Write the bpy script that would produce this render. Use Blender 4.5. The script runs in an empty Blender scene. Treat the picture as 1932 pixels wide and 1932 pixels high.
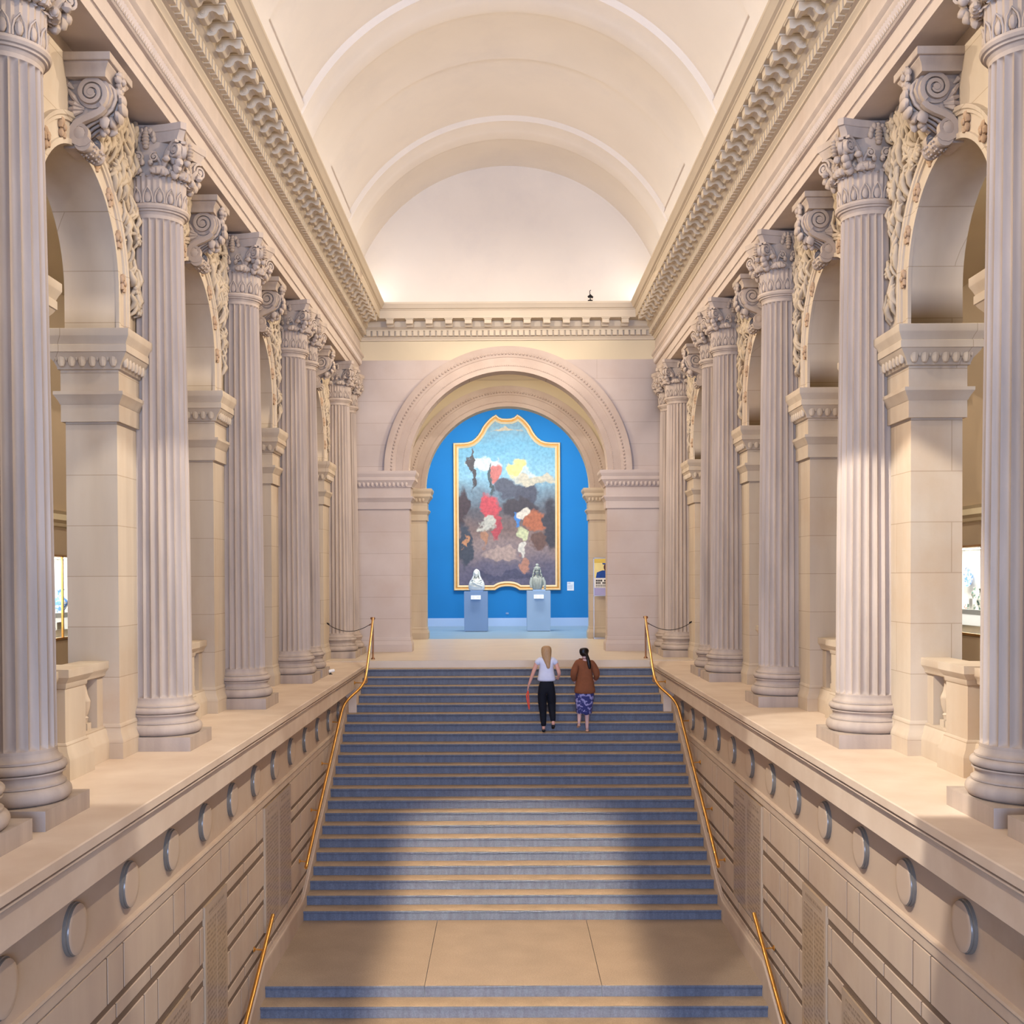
import bpy, bmesh, math, random
from mathutils import Matrix, Vector, noise
# ------------------------------------------------------------------ scene set-up
K = 0.011                      # metres per layout unit
sc = bpy.context.scene
C = sc.collection
R_ = random.Random(7)
PI = math.pi
sin, cos, rad = math.sin, math.cos, math.radians

# camera: stands on the opposite landing, a little left of the hall axis
yaw, pitch, roll = -.0049, -.0157, .0044
def _m3(r): return Matrix(r)
Ry = Matrix(((cos(yaw), 0, -sin(yaw)), (0, 1, 0), (sin(yaw), 0, cos(yaw))))
Rp = Matrix(((1, 0, 0), (0, cos(pitch), -sin(pitch)), (0, sin(pitch), cos(pitch))))
Rr = Matrix(((cos(roll), -sin(roll), 0), (sin(roll), cos(roll), 0), (0, 0, 1)))
M = Rr @ Rp @ Ry
def _w(r): return Vector((r[0], r[2], r[1]))
right, up, fwd = _w(M[0]), _w(M[1]), _w(M[2])
cam_d = bpy.data.cameras.new('camera'); cam = bpy.data.objects.new('camera', cam_d); C.objects.link(cam)
mat = Matrix((right, up, -fwd)).transposed().to_4x4()
mat.translation = Vector((-8.135, 0, 158)) * K
cam.matrix_world = mat
cam_d.sensor_width = 36; cam_d.lens = 36 * 2148 / 1932
cam_d.shift_x = (966 - 941.861) / 1932; cam_d.shift_y = (1122.022 - 966) / 1932
cam_d.clip_end = 300
sc.camera = cam

w = bpy.data.worlds.new('world'); sc.world = w; w.use_nodes = True
w.node_tree.nodes['Background'].inputs[0].default_value = (.62, .74, 1, 1)
w.node_tree.nodes['Background'].inputs[1].default_value = .35

def area(name, loc, size, power, col=(1, 1, 1), rot=(0, 0, 0), sy=None, spread=180):
    l = bpy.data.lights.new(name, 'AREA'); l.energy = power; l.color = col
    l.shape = 'RECTANGLE'; l.size = size * K; l.size_y = (sy or size) * K; l.spread = rad(spread)
    o = bpy.data.objects.new(name, l); C.objects.link(o)
    o.location = Vector(loc) * K; o.rotation_euler = rot
    return o
def spot(name, loc, target, power, col=(1, 1, 1), angle=60, blend=.5, r=.05):
    l = bpy.data.lights.new(name, 'SPOT'); l.energy = power; l.color = col
    l.spot_size = rad(angle); l.spot_blend = blend; l.shadow_soft_size = r
    o = bpy.data.objects.new(name, l); C.objects.link(o)
    o.location = Vector(loc) * K
    o.rotation_euler = (Vector(target) - Vector(loc)).to_track_quat('-Z', 'Y').to_euler()
    return o
# daylight of the great hall behind the camera
area('daylight_opening', (0, -1500, 160), 1500, 8800, (.48, .63, 1), (rad(90), 0, 0), sy=760)
# cove lamps on the cornices
for s in (-1, 1):
    area('cove_lamp', (s * 284, 1210, 733), 12, 185, (1, .95, .91), (0, rad(180 - s * 22), 0), sy=2390)
    # spotlights on the cornice tops, each crossing the hall to the opposite ledge
    for y in (420, 830, 1240, 1650, 2060):
        spot('cornice_spot', (s * 258, y, 730), (-s * 250, y + 40, 0), 900, (1, .85, .68), 138, .7, .035)
for s in (-1, 1):
    spot('end_wall_fill', (s * 258, 1500, 734), (-s * 60, 2411, 330), 1500, (1, .88, .76), 70, .8, .05)  # added warm fill, unseen lamps that brighten the far end
a_, b_ = Vector((0, -250, 860)), Vector((0, 1480, -250))
o = area('stair_beam', a_, 318, 84, (1, .82, .62), sy=420, spread=2.2)
o.rotation_euler = (b_ - a_).to_track_quat('-Z', 'Y').to_euler()
spot('ledge_spot', (-258, 620, 732), (320, 1010, 0), 5200, (1, .93, .84), 30, .15, .03)
spot('ledge_spot', (258, 700, 732), (-320, 1050, 0), 2200, (1, .93, .84), 30, .2, .03)
# side galleries
for s in (-1, 1):
    area('gallery_lamp', (s * 408, 1300, 545), 14, 190, (1, .90, .76), (0, rad(-s * 30), 0), sy=1900)
# vestibule and the blue gallery
area('vestibule_lamp', (0, 2640, 690), 240, 230, (1, .86, .68), (0, 0, 0), sy=120)
area('gallery_track', (0, 3150, 690), 420, 400, (1, .97, .92), (rad(32), 0, 0), sy=60)
area('gallery_floor_lamp', (0, 3300, 700), 600, 200, (.92, .97, 1), (0, 0, 0), sy=300)
sc.view_settings.view_transform = 'Standard'; sc.view_settings.look = 'None'
sc.view_settings.gamma = 1; sc.view_settings.exposure = .15
sc.cycles.use_denoising = True
sc.cycles.max_bounces = 7; sc.cycles.diffuse_bounces = 5; sc.cycles.glossy_bounces = 3
sc.cycles.transmission_bounces = 4; sc.cycles.caustics_reflective = False; sc.cycles.caustics_refractive = False
sc.cycles.sample_clamp_indirect = 6

# ------------------------------------------------------------------ materials
def lin(c):
    return tuple(((v / 255) / 12.92 if v / 255 <= .04045 else ((v / 255 + .055) / 1.055) ** 2.4) for v in c) + (1,)
def material(name, col, rough=.8, var=.10, vscale=1.2, streak=False, speck=0, metal=0, joints=None, bump=0, bscale=20, tint=None, spec=.3, stain=None):
    m = bpy.data.materials.new(name); m.use_nodes = True
    nt = m.node_tree; N = nt.nodes; L = nt.links; b = N['Principled BSDF']
    b.inputs['Roughness'].default_value = rough; b.inputs['Metallic'].default_value = metal
    b.inputs['Specular IOR Level'].default_value = spec
    base = lin(col)
    geo = N.new('ShaderNodeNewGeometry')
    nz = N.new('ShaderNodeTexNoise'); nz.inputs['Scale'].default_value = vscale; nz.inputs['Detail'].default_value = 6
    if streak:
        mp = N.new('ShaderNodeMapping'); mp.inputs['Scale'].default_value = (3, 3, .45)
        L.new(geo.outputs['Position'], mp.inputs['Vector']); L.new(mp.outputs[0], nz.inputs['Vector'])
    else:
        L.new(geo.outputs['Position'], nz.inputs['Vector'])
    ramp = N.new('ShaderNodeValToRGB'); e = ramp.color_ramp.elements
    e[0].position = .3; e[1].position = .7
    t2 = lin(tint) if tint else tuple(min(1, v * (1 + var)) for v in base[:3]) + (1,)
    e[0].color = tuple(v * (1 - var) for v in base[:3]) + (1,); e[1].color = t2
    L.new(nz.outputs[0], ramp.inputs[0]); out = ramp.outputs[0]
    if stain:
        n2 = N.new('ShaderNodeTexNoise'); n2.inputs['Scale'].default_value = .55; n2.inputs['Detail'].default_value = 8; n2.inputs['Roughness'].default_value = .65
        L.new(geo.outputs['Position'], n2.inputs['Vector'])
        r2 = N.new('ShaderNodeValToRGB'); r2.color_ramp.elements[0].position = .5; r2.color_ramp.elements[1].position = .72
        r2.color_ramp.elements[1].color = (.6, .6, .6, 1)
        L.new(n2.outputs[0], r2.inputs[0])
        mx = N.new('ShaderNodeMixRGB'); mx.inputs[2].default_value = lin(stain)
        L.new(r2.outputs[0], mx.inputs[0]); L.new(out, mx.inputs[1]); out = mx.outputs[0]
    if speck:
        n3 = N.new('ShaderNodeTexNoise'); n3.inputs['Scale'].default_value = 60; n3.inputs['Detail'].default_value = 3
        L.new(geo.outputs['Position'], n3.inputs['Vector'])
        r3 = N.new('ShaderNodeValToRGB'); r3.color_ramp.elements[0].position = .35; r3.color_ramp.elements[1].position = .65
        r3.color_ramp.elements[0].color = (1 - speck,) * 3 + (1,); r3.color_ramp.elements[1].color = (1 + speck * .4,) * 3 + (1,)
        L.new(n3.outputs[0], r3.inputs[0])
        mx = N.new('ShaderNodeMixRGB'); mx.blend_type = 'MULTIPLY'; mx.inputs[0].default_value = 1
        L.new(out, mx.inputs[1]); L.new(r3.outputs[0], mx.inputs[2]); out = mx.outputs[0]
    if joints:
        # horizontal courses (and staggered uprights) every `joints` layout units
        sep = N.new('ShaderNodeSeparateXYZ'); L.new(geo.outputs['Position'], sep.inputs[0])
        ad = N.new('ShaderNodeMath'); ad.operation = 'ADD'; L.new(sep.outputs[0], ad.inputs[0]); L.new(sep.outputs[1], ad.inputs[1])
        cb = N.new('ShaderNodeCombineXYZ'); L.new(ad.outputs[0], cb.inputs[0])
        zz = N.new('ShaderNodeMath'); zz.operation = 'ADD'; zz.inputs[1].default_value = joints[2] * K
        L.new(sep.outputs[2], zz.inputs[0]); L.new(zz.outputs[0], cb.inputs[1])
        br = N.new('ShaderNodeTexBrick'); br.inputs['Scale'].default_value = 1
        br.inputs['Brick Width'].default_value = joints[1] * K; br.inputs['Row Height'].default_value = joints[0] * K
        br.inputs['Mortar Size'].default_value = .0045; br.inputs['Mortar Smooth'].default_value = .1
        br.inputs['Color1'].default_value = (1, 1, 1, 1); br.inputs['Color2'].default_value = (.93, .93, .93, 1)
        br.inputs['Mortar'].default_value = (.72, .68, .63, 1)
        L.new(cb.outputs[0], br.inputs['Vector'])
        mx = N.new('ShaderNodeMixRGB'); mx.blend_type = 'MULTIPLY'; mx.inputs[0].default_value = 1
        L.new(out, mx.inputs[1]); L.new(br.outputs[0], mx.inputs[2]); out = mx.outputs[0]
    L.new(out, b.inputs['Base Color'])
    if bump:
        nb = N.new('ShaderNodeTexNoise'); nb.inputs['Scale'].default_value = bscale; nb.inputs['Detail'].default_value = 5
        L.new(geo.outputs['Position'], nb.inputs['Vector'])
        bp = N.new('ShaderNodeBump'); bp.inputs['Strength'].default_value = bump; bp.inputs['Distance'].default_value = .01
        L.new(nb.outputs[0], bp.inputs['Height']); L.new(bp.outputs[0], b.inputs['Normal'])
    return m
def emit(name, col, s):
    m = bpy.data.materials.new(name); m.use_nodes = True
    b = m.node_tree.nodes['Principled BSDF']; b.inputs['Base Color'].default_value = lin(col)
    b.inputs['Emission Color'].default_value = lin(col); b.inputs['Emission Strength'].default_value = s
    return m
MT = dict(
    column=material('column_stone', (172, 157, 144), .78, .08, 2.0, streak=True, bump=.12, bscale=40, tint=(188, 172, 157)),
    pier=material('pier_stone', (194, 178, 158), .8, .06, .9, streak=True, joints=(45, 400, 20), tint=(206, 192, 172), stain=(186, 158, 128)),
    ledge=material('ledge_stone', (208, 186, 164), .7, .06, 1.5, bump=.05, tint=(218, 200, 180), stain=(190, 166, 142)),
    lower=material('lower_wall_stone', (194, 172, 152), .85, .08, 1.3, streak=True, tint=(196, 176, 154), stain=(172, 142, 116)),
    frieze=material('roundel_frieze_stone', (192, 169, 148), .8, .08, 1.1, tint=(192, 172, 150), stain=(166, 136, 108)),
    ashlar=material('end_wall_ashlar', (196, 180, 170), .8, .07, .8, joints=(46, 520, 22), tint=(206, 192, 182), stain=(190, 168, 150)),
    paint=material('cream_paint', (204, 189, 160), .7, .03, 1),
    cornice=material('cornice_plaster', (200, 186, 164), .75, .03, 1),
    archi=material('architrave_stone', (196, 182, 170), .8, .05, 1.5, streak=True, stain=(188, 168, 152)),
    vault=material('vault_plaster', (224, 214, 201), .9, .025, .8, stain=(212, 203, 194)),
    riser=material('stair_stone_blue_lit', (98, 104, 118), .5, .16, 6, streak=True, speck=.18),  # bluish daylight put into the stone colour of the risers
    tread=material('stair_stone_warm_lit', (164, 142, 116), .5, .12, 4, speck=.15, bump=.05),  # same stone as the risers, with warm overhead light put into its colour
    landing=material('landing_stone', (158, 138, 116), .5, .08, 2, speck=.16, bump=.1, bscale=60),
    floor=material('upper_floor_stone', (206, 190, 168), .35, .05, 1.5),
    gfloor=material('gallery_floor_blue_lit', (150, 176, 190), .3, .05, 1.5),  # bluish cast of the blue room's light put into the floor colour
    blue=material('blue_wall_paint', (32, 126, 192), .75, .04, .7),
    bluebase=material('pale_baseboard_paint', (176, 200, 232), .5, .02, 1),
    brass=material('brass', (240, 186, 104), .3, .10, 5, metal=1, spec=.5),
    bronze=material('aged_bronze', (150, 110, 84), .4, .1, 5, metal=1),
    steel=material('steel', (170, 168, 166), .3, .05, 5, metal=1),
    gold=material('gilt_frame_wood', (224, 166, 92), .45, .06, 8),
    goldl=material('pale_gilt_wood', (244, 214, 166), .45, .04, 8),
    marble=material('white_marble', (234, 238, 232), .5, .03, 6),
    grey=material('grey_stone', (178, 184, 176), .7, .12, 14),
    plinth=material('grey_blue_plinth_paint', (128, 156, 196), .6, .02, 2),
    plinth2=material('pale_blue_plinth_paint', (160, 186, 216), .6, .02, 2),
    card=material('white_card', (236, 238, 240), .7, .01, 2),
    cardtext=material('faint_grey_print', (176, 186, 204), .7, .05, 30),
    tan=material('tan_gallery_wall', (172, 152, 126), .85, .04, .8),
    gceil=material('gallery_ceiling_paint', (212, 198, 166), .85, .03, .8),
    white=material('case_white', (242, 240, 234), .8, .02, 2),
    black=material('black_rope', (26, 22, 22), .7, .1, 5),
    relief=material('carved_relief_stone', (186, 171, 150), .85, .12, 5, stain=(170, 146, 108)),
    lead=material('grey_track_metal', (140, 132, 118), .5, .05, 2, metal=.5),  # one even grey for the gallery lighting tracks
    rosette=material('rosette_stone', (176, 150, 124), .85, .12, 8),
    archstone=material('archivolt_stone', (180, 162, 149), .8, .07, 1.2, tint=(190, 173, 160), stain=(168, 146, 128)),
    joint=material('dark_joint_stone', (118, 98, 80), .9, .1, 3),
    disc=material('polished_grey_granite', (112, 106, 98), .25, .1, 8, spec=.6),
    disc_face=material('roundel_face_stone', (188, 174, 160), .6, .07, 3),
)

# ------------------------------------------------------------------ helpers
class B:
    def __init__(s): s.v = []; s.f = []
    def add(s, vs, fs):
        n = len(s.v); s.v += [tuple(p) for p in vs]; s.f += [tuple(i + n for i in q) for q in fs]; return s
    def box(s, x0, x1, y0, y1, z0, z1, ch=0):
        if ch:   # chamfered on the -x face (front), used by the rustic blocks
            x0, x1 = min(x0, x1), max(x0, x1)
        v = [(x, y, z) for x in (x0, x1) for y in (y0, y1) for z in (z0, z1)]
        return s.add(v, [(0, 1, 3, 2), (4, 6, 7, 5), (0, 4, 5, 1), (2, 3, 7, 6), (0, 2, 6, 4), (1, 5, 7, 3)])
    def block(s, xb, xf, y0, y1, z0, z1, c):     # rusticated block: back plane xb, front xf, chamfer c
        a = [(xb, y0, z0), (xb, y1, z0), (xb, y1, z1), (xb, y0, z1)]
        b = [(xf, y0 + c, z0 + c), (xf, y1 - c, z0 + c), (xf, y1 - c, z1 - c), (xf, y0 + c, z1 - c)]
        return s.add(a + b, [(4, 5, 6, 7)] + [(i, (i + 1) % 4, 4 + (i + 1) % 4, 4 + i) for i in range(4)])
    def lathe(s, prof, c=(0, 0), seg=32, a0=0, a1=2 * PI, z0=0, axis='z'):
        full = abs(a1 - a0 - 2 * PI) < 1e-6; n = seg if full else seg + 1
        vs = []
        for r, z in prof:
            for i in range(n):
                a = a0 + (a1 - a0) * i / seg
                vs.append((c[0] + r * cos(a), c[1] + r * sin(a), z + z0))
        fs = []
        for j in range(len(prof) - 1):
            for i in range(seg):
                fs.append((j * n + i, j * n + (i + 1) % n, (j + 1) * n + (i + 1) % n, (j + 1) * n + i))
        return s.add(vs, fs)
    def extr(s, poly, y0, y1, closed=True, caps=True):   # poly in (x, z) extruded along y
        n = len(poly)
        vs = [(x, y0, z) for x, z in poly] + [(x, y1, z) for x, z in poly]
        fs = [(i, (i + 1) % n, n + (i + 1) % n, n + i) for i in range(n if closed else n - 1)]
        if caps and closed: fs += [tuple(range(n)), tuple(range(2 * n - 1, n - 1, -1))]
        return s.add(vs, fs)
    def sweep(s, rings, closed=True, caps=True):
        n = len(rings[0]); vs = [p for r in rings for p in r]; fs = []
        for j in range(len(rings) - 1):
            for i in range(n if closed else n - 1):
                fs.append((j * n + i, j * n + (i + 1) % n, (j + 1) * n + (i + 1) % n, (j + 1) * n + i))
        if caps and closed: fs += [tuple(range(n - 1, -1, -1)), tuple(range(len(vs) - n, len(vs)))]
        return s.add(vs, fs)
    def tube(s, pts, r, seg=10, caps=True):
        P = [Vector(p) for p in pts]; rings = []; up_ = Vector((0, 0, 1))
        rr = r if isinstance(r, (list, tuple)) else [r] * len(P)
        prev = None
        for i, p in enumerate(P):
            t = (P[min(i + 1, len(P) - 1)] - P[max(i - 1, 0)]).normalized()
            if prev is None:
                a = t.cross(up_); a = a if a.length > .1 else t.cross(Vector((1, 0, 0)))
            else: a = prev - t * prev.dot(t)
            a.normalize(); b = t.cross(a); prev = a
            rings.append([tuple(p + (a * cos(2 * PI * k / seg) + b * sin(2 * PI * k / seg)) * rr[i]) for k in range(seg)])
        return s.sweep(rings, True, caps)
    def spiral(s, c, u, v, wd, r0, r1, turns, width, th, a0=0, n=None, tail=None):
        """ribbon scroll: spiral in plane (u,v) about c, `width` along wd, thickness th"""
        c, u, v, wd = Vector(c), Vector(u), Vector(v), Vector(wd); n = n or int(14 * turns)
        pts = []
        for i in range(n + 1):
            t = i / n; a = a0 + t * turns * 2 * PI; r = r0 + (r1 - r0) * t ** .8
            pts.append((c + (u * cos(a) + v * sin(a)) * r, (u * cos(a) + v * sin(a)), r))
        rings = []
        if tail:
            d = pts[0][1]
            for q in tail: rings.append((Vector(q), d, 1))
        seq = [(p, d, th * (.55 + .45 * r / r0)) for p, d, r in pts]
        if tail: seq = [(Vector(q), None, th) for q in tail] + seq
        out = []
        for i, (p, d, h) in enumerate(seq):
            if d is None:
                t = (seq[i + 1][0] - p).normalized(); d = wd.cross(t)
                if d.dot(seq[len(tail)][1]) < 0: d = -d
            w2 = wd * width / 2
            out.append([tuple(p + w2), tuple(p + w2 * .92 + d * h * .5), tuple(p - w2 * .92 + d * h * .5), tuple(p - w2), tuple(p - w2 * .92 - d * h * .5), tuple(p + w2 * .92 - d * h * .5)])
        s.sweep(out, True, True)
        # eye
        e = [tuple(c + (u * cos(a) + v * sin(a)) * r1 * 1.15 + wd * k) for k in (-width * .56, width * .56) for a in [2 * PI * i / 10 for i in range(10)]]
        s.add(e, [(i, (i + 1) % 10, 10 + (i + 1) % 10, 10 + i) for i in range(10)] + [tuple(range(10)), tuple(range(19, 9, -1))])
        return s
    def blob(s, c, r, seg=10, rings=6, warp=0, sd=0):
        c = Vector(c); r = Vector(r) if hasattr(r, '__len__') else Vector((r, r, r)); vs = []
        for j in range(rings + 1):
            th = PI * j / rings
            for i in range(seg):
                ph = 2 * PI * i / seg; d = Vector((sin(th) * cos(ph), sin(th) * sin(ph), cos(th)))
                k = 1 + (warp * noise.noise(d * 2.3 + Vector((sd, sd * 1.7, 0))) if warp else 0)
                vs.append((c.x + d.x * r.x * k, c.y + d.y * r.y * k, c.z + d.z * r.z * k))
        fs = [(j * seg + i, j * seg + (i + 1) % seg, (j + 1) * seg + (i + 1) % seg, (j + 1) * seg + i) for j in range(rings) for i in range(seg)]
        return s.add(vs, fs)
    def leaf(s, base, out, side, h, wdt, curl, n=6):
        """upright leaf rising along z from base, bending outwards (out) at its tip"""
        base, out, side = Vector(base), Vector(out), Vector(side); rows = []
        for i in range(n + 1):
            t = i / n; z = h * (sin(t * PI * .62) / sin(PI * .62) if t > .0 else 0); o = curl * t ** 3
            ww = wdt * .5 * (sin(PI * min(1, .18 + t * .80)) ** .6) * (1 - .1 * t)
            if t > .75: z = h * (1 - .10 * ((t - .75) / .25) ** 2)
            cpt = base + Vector((0, 0, z)) + out * (o + .9)
            rows.append([tuple(cpt + side * ww + out * -.8), tuple(cpt + side * ww * .5 + out * .1), tuple(cpt + out * 1.0), tuple(cpt - side * ww * .5 + out * .1), tuple(cpt - side * ww + out * -.8), tuple(cpt - out * 1.2)])
        return s.sweep(rows, True, True)
    def mirror(s, sx):
        if sx < 0: s.v = [(-x, y, z) for x, y, z in s.v]; s.f = [tuple(reversed(q)) for q in s.f]
        return s
    def build(s, name, m, parent=None, smooth=35, origin=None, merge=True, mats=None):
        me = bpy.data.meshes.new(name)
        if parent is not None: o0 = Vector(parent['_w'][:])
        else:
            if origin is None:
                xs = [p[0] for p in s.v]; ys = [p[1] for p in s.v]; zs = [p[2] for p in s.v]
                origin = ((min(xs) + max(xs)) / 2, (min(ys) + max(ys)) / 2, min(zs))
            o0 = Vector(origin)
        me.from_pydata([((x - o0.x) * K, (y - o0.y) * K, (z - o0.z) * K) for x, y, z in s.v], [], s.f)
        bm = bmesh.new(); bm.from_mesh(me)
        if merge: bmesh.ops.remove_doubles(bm, verts=bm.verts, dist=.0002)
        bmesh.ops.recalc_face_normals(bm, faces=bm.faces); bm.to_mesh(me); bm.free()
        if smooth:
            for p in me.polygons: p.use_smooth = True
            me.set_sharp_from_angle(angle=rad(smooth))
        for mm in ([m] if not isinstance(m, (list, tuple)) else m):
            me.materials.append(MT[mm] if isinstance(mm, str) else mm)
        o = bpy.data.objects.new(name, me); C.objects.link(o)
        o['_w'] = list(o0)
        if parent is not None: o.parent = parent
        else: o.location = o0 * K
        return o
def tag(o, label=None, cat=None, group=None, kind=None):
    if label: o['label'] = label
    if cat: o['category'] = cat
    if group: o['group'] = group
    if kind: o['kind'] = kind
    return o
def thing(name, loc, label, cat, group=None):
    o = bpy.data.objects.new(name, None); C.objects.link(o); o.location = Vector(loc) * K
    o.empty_display_size = .1; o['_w'] = list(loc)
    return tag(o, label, cat, group)
def kids(o): return [c for c in C.objects if c.parent is o]
def tree(o): return [(c, tree(c)) for c in kids(o)]
def dup(root, tr, loc, rotz, label=None, group=None, name=None):
    r = root.copy(); C.objects.link(r); r.location = Vector(loc) * K; r.rotation_euler = (0, 0, rotz)
    if label: r['label'] = label
    if group: r['group'] = group
    def go(items, par):
        for c, sub in items:
            d = c.copy(); C.objects.link(d); d.parent = par; go(sub, d)
    go(tr, r); return r
def struct(o): o['kind'] = 'structure'; return o
SIDE = {-1: 'left', 1: 'right'}

# layout numbers
YW = 2411.7                       # end wall face
ZA = 580                          # architrave soffit
COLS = [658.9, 755.6, 1087.8, 1421.5, 1755.0, 1851.2, 2253.0, 2349.0]
PIERS = [(582.9, 831.6), (1011.8, 1163.8), (1345.5, 1497.5), (1679, 1946), (2158, YW + 38)]
BAYS = [(921.7, 90.1, 413), (1254.65, 90.85, 413), (1588.25, 90.75, 413), (2052, 106, 400)]
PX0, PX1 = 352, 397.6
exec_order = []
# ------------------------------------------------------------------ setting: floors, walls, vault
def arch_wall(bays, a0, a1, z0, z1, d0, d1, mp, n=28):
    """wall between depths d0/d1 with arched openings; mp(a, d, z) -> xyz"""
    b = B(); xs = a0
    def quad(p): b.add([mp(*q) for q in p], [(0, 1, 2, 3)])
    def solid(s, e):
        for d in (d0, d1): quad([(s, d, z0), (e, d, z0), (e, d, z1), (s, d, z1)])
    for c, r, zs in bays:
        solid(xs, c - r)
        if zs > z0:
            for e in (c - r, c + r): quad([(e, d0, z0), (e, d1, z0), (e, d1, zs), (e, d0, zs)])
        P = [(c - r * cos(PI * i / n), zs + r * sin(PI * i / n)) for i in range(n + 1)]
        for (p, q) in zip(P, P[1:]):
            for d in (d0, d1): quad([(p[0], d, p[1]), (q[0], d, q[1]), (q[0], d, z1), (p[0], d, z1)])
            quad([(p[0], d0, p[1]), (p[0], d1, p[1]), (q[0], d1, q[1]), (q[0], d0, q[1])])
        xs = c + r
    solid(xs, a1)
    quad([(a0, d0, z1), (a0, d1, z1), (a1, d1, z1), (a1, d0, z1)])
    return b
def rect(b, p): b.add(p, [(0, 1, 2, 3)])

b = B()
b.box(-640, 640, 2150, 2900, -14, 0)
struct(b.build('floor', 'floor', smooth=0))
b = B(); b.box(-640, 640, 2900, 3660, -14, 0)
struct(b.build('floor', 'gfloor', smooth=0))
for s in (-1, 1):
    b = B(); b.box(400, 660, -200, 2150, -14, -.5); b.mirror(s)
    struct(b.build('floor', 'tan', smooth=0))
    ya, yb, z0, z1 = (1380, 1690, 76, 189) if s < 0 else (1380, 1690, 78, 196)
    b = B(); b.box(620, 632, -200, ya, 0, 552); b.box(620, 632, yb, 2451, 0, 552); b.box(620, 632, ya, yb, 0, z0); b.box(620, 632, ya, yb, z1, 552); b.mirror(s)
    struct(b.build('wall_gallery_' + SIDE[s], 'tan', smooth=0))
    b = B(); b.box(397.6, 632, -200, 2451, 552, 564); b.mirror(s)
    struct(b.build('ceiling', 'gceil', smooth=0))
    b = B()
    b.extr([(620, 228), (617, 230), (616, 234), (611, 238), (611, 246), (608, 250), (620, 250)], -200, 2411); b.mirror(s)
    struct(b.build('trim_' + str(5 if s < 0 else 6), 'gceil', smooth=0))
        # arcade wall above the imposts
    def mp(a, d, z, s=s): return (s * d, a, z)
    b = arch_wall(BAYS, 560, YW, 377, ZA + 2, PX0, PX1, mp)
    b.box(s * PX0, s * PX1, -200, 560, 0, ZA + 2)
    struct(b.build('wall_' + SIDE[s], 'pier', smooth=30))
    # stair side wall: backing plane, rustic blocks, string course
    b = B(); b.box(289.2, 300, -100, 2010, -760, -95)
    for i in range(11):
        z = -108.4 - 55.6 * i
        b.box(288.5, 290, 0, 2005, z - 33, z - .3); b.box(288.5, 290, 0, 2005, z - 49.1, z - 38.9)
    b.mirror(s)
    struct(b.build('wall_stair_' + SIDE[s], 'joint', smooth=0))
    b = B()
    TAB = [(1046.7, 1130.7, -146, -394), (1312, 1471, -108.5, -256), (909, 997.7, -203, -394)]
    def blk(y0, y1, z0, z1):
        segs = [(y0, y1)]
        for t0, t1, zt, zl in TAB:
            if z0 < zt - 1 and z1 > zl + 1:
                out = []
                for p, q in segs:
                    if q <= t0 or p >= t1: out.append((p, q))
                    else:
                        if p < t0 - 4: out.append((p, t0))
                        if q > t1 + 4: out.append((t1, q))
                segs = out
        for p, q in segs:
            b.block(289.3, 288.2, p + .95, q - .95, z0, z1, .35)
    row = 0; z = -108.4
    while z > -640:
        off = 793 if row % 2 == 0 else 874 - 160
        y = off - 640
        while y < 2005:
            for p, q in ((y + 34.5, y + 160), (y, y + 34.5)):
                p2, q2 = max(p, 0), min(q, 2005)
                if q2 > p2 + 3: blk(p2, q2, z - 33.2, z)
            y += 160
        y = 810.6 - 800
        while y < 2005:
            blk(max(y, 0), min(y + 80, 2005), z - 49.3, z - 38.6); y += 80
        z -= 55.6; row += 1
    b.mirror(s)
    struct(b.build('wall_stair_' + SIDE[s], 'lower', smooth=0))
    b = B(); b.box(290, 300, -100, 2010, -95.5, -30); b.mirror(s)
    struct(b.build('wall_stair_' + SIDE[s], 'frieze', smooth=0))
    b = B(); b.extr([(291, -94.5), (286.5, -95.3), (286, -97), (286.8, -98.2), (287.6, -98.8), (287.6, -106), (288.6, -107.6), (291, -108)], -100, 2008); b.mirror(s)
    struct(b.build('trim_' + str(7 if s < 0 else 8), 'lower', smooth=0))
    # ledge with its moulded edge
    b = B()
    prof = [(430, -2.35), (265.4, -2.35), (264.6, -3.2), (264.6, -9), (265.2, -9.4), (269.2, -9.6), (269.2, -11), (266.6, -11.4), (266.4, -12.6), (267.4, -13.8), (269.6, -15), (270, -16.4), (271.2, -16.8), (271.2, -37), (272.2, -37.6), (430, -37.6)]
    b.extr(prof, -100, 2150)
    b.box(271.2, 292, 2008, 2150, -160, -37); b.mirror(s)
    struct(b.build('trim_' + str(9 if s < 0 else 10), 'ledge', smooth=0))
    # skirting of the landing and sloping string of the flights
    b = B()
    zz = lambda y: -(2150 - y) * 13.5 / 27.5
    prof = [(292, 16), (287.6, 16), (286.6, 13), (285.4, 12), (285, 10), (285, -60), (292, -60)]
    rings = [[(x, y, z + o) for x, z in prof] for y, o in ((2008, zz(2008)), (1560, -292), (1548, -295.5), (1536, -296.5), (1302, -296.5), (1290, -300), (1270, -310), (800, -310 - 470 * 13.5 / 27.5))]
    b.sweep(rings, True, True).mirror(s)
    struct(b.build('baseboard_' + SIDE[s], 'lower', smooth=0))

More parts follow.
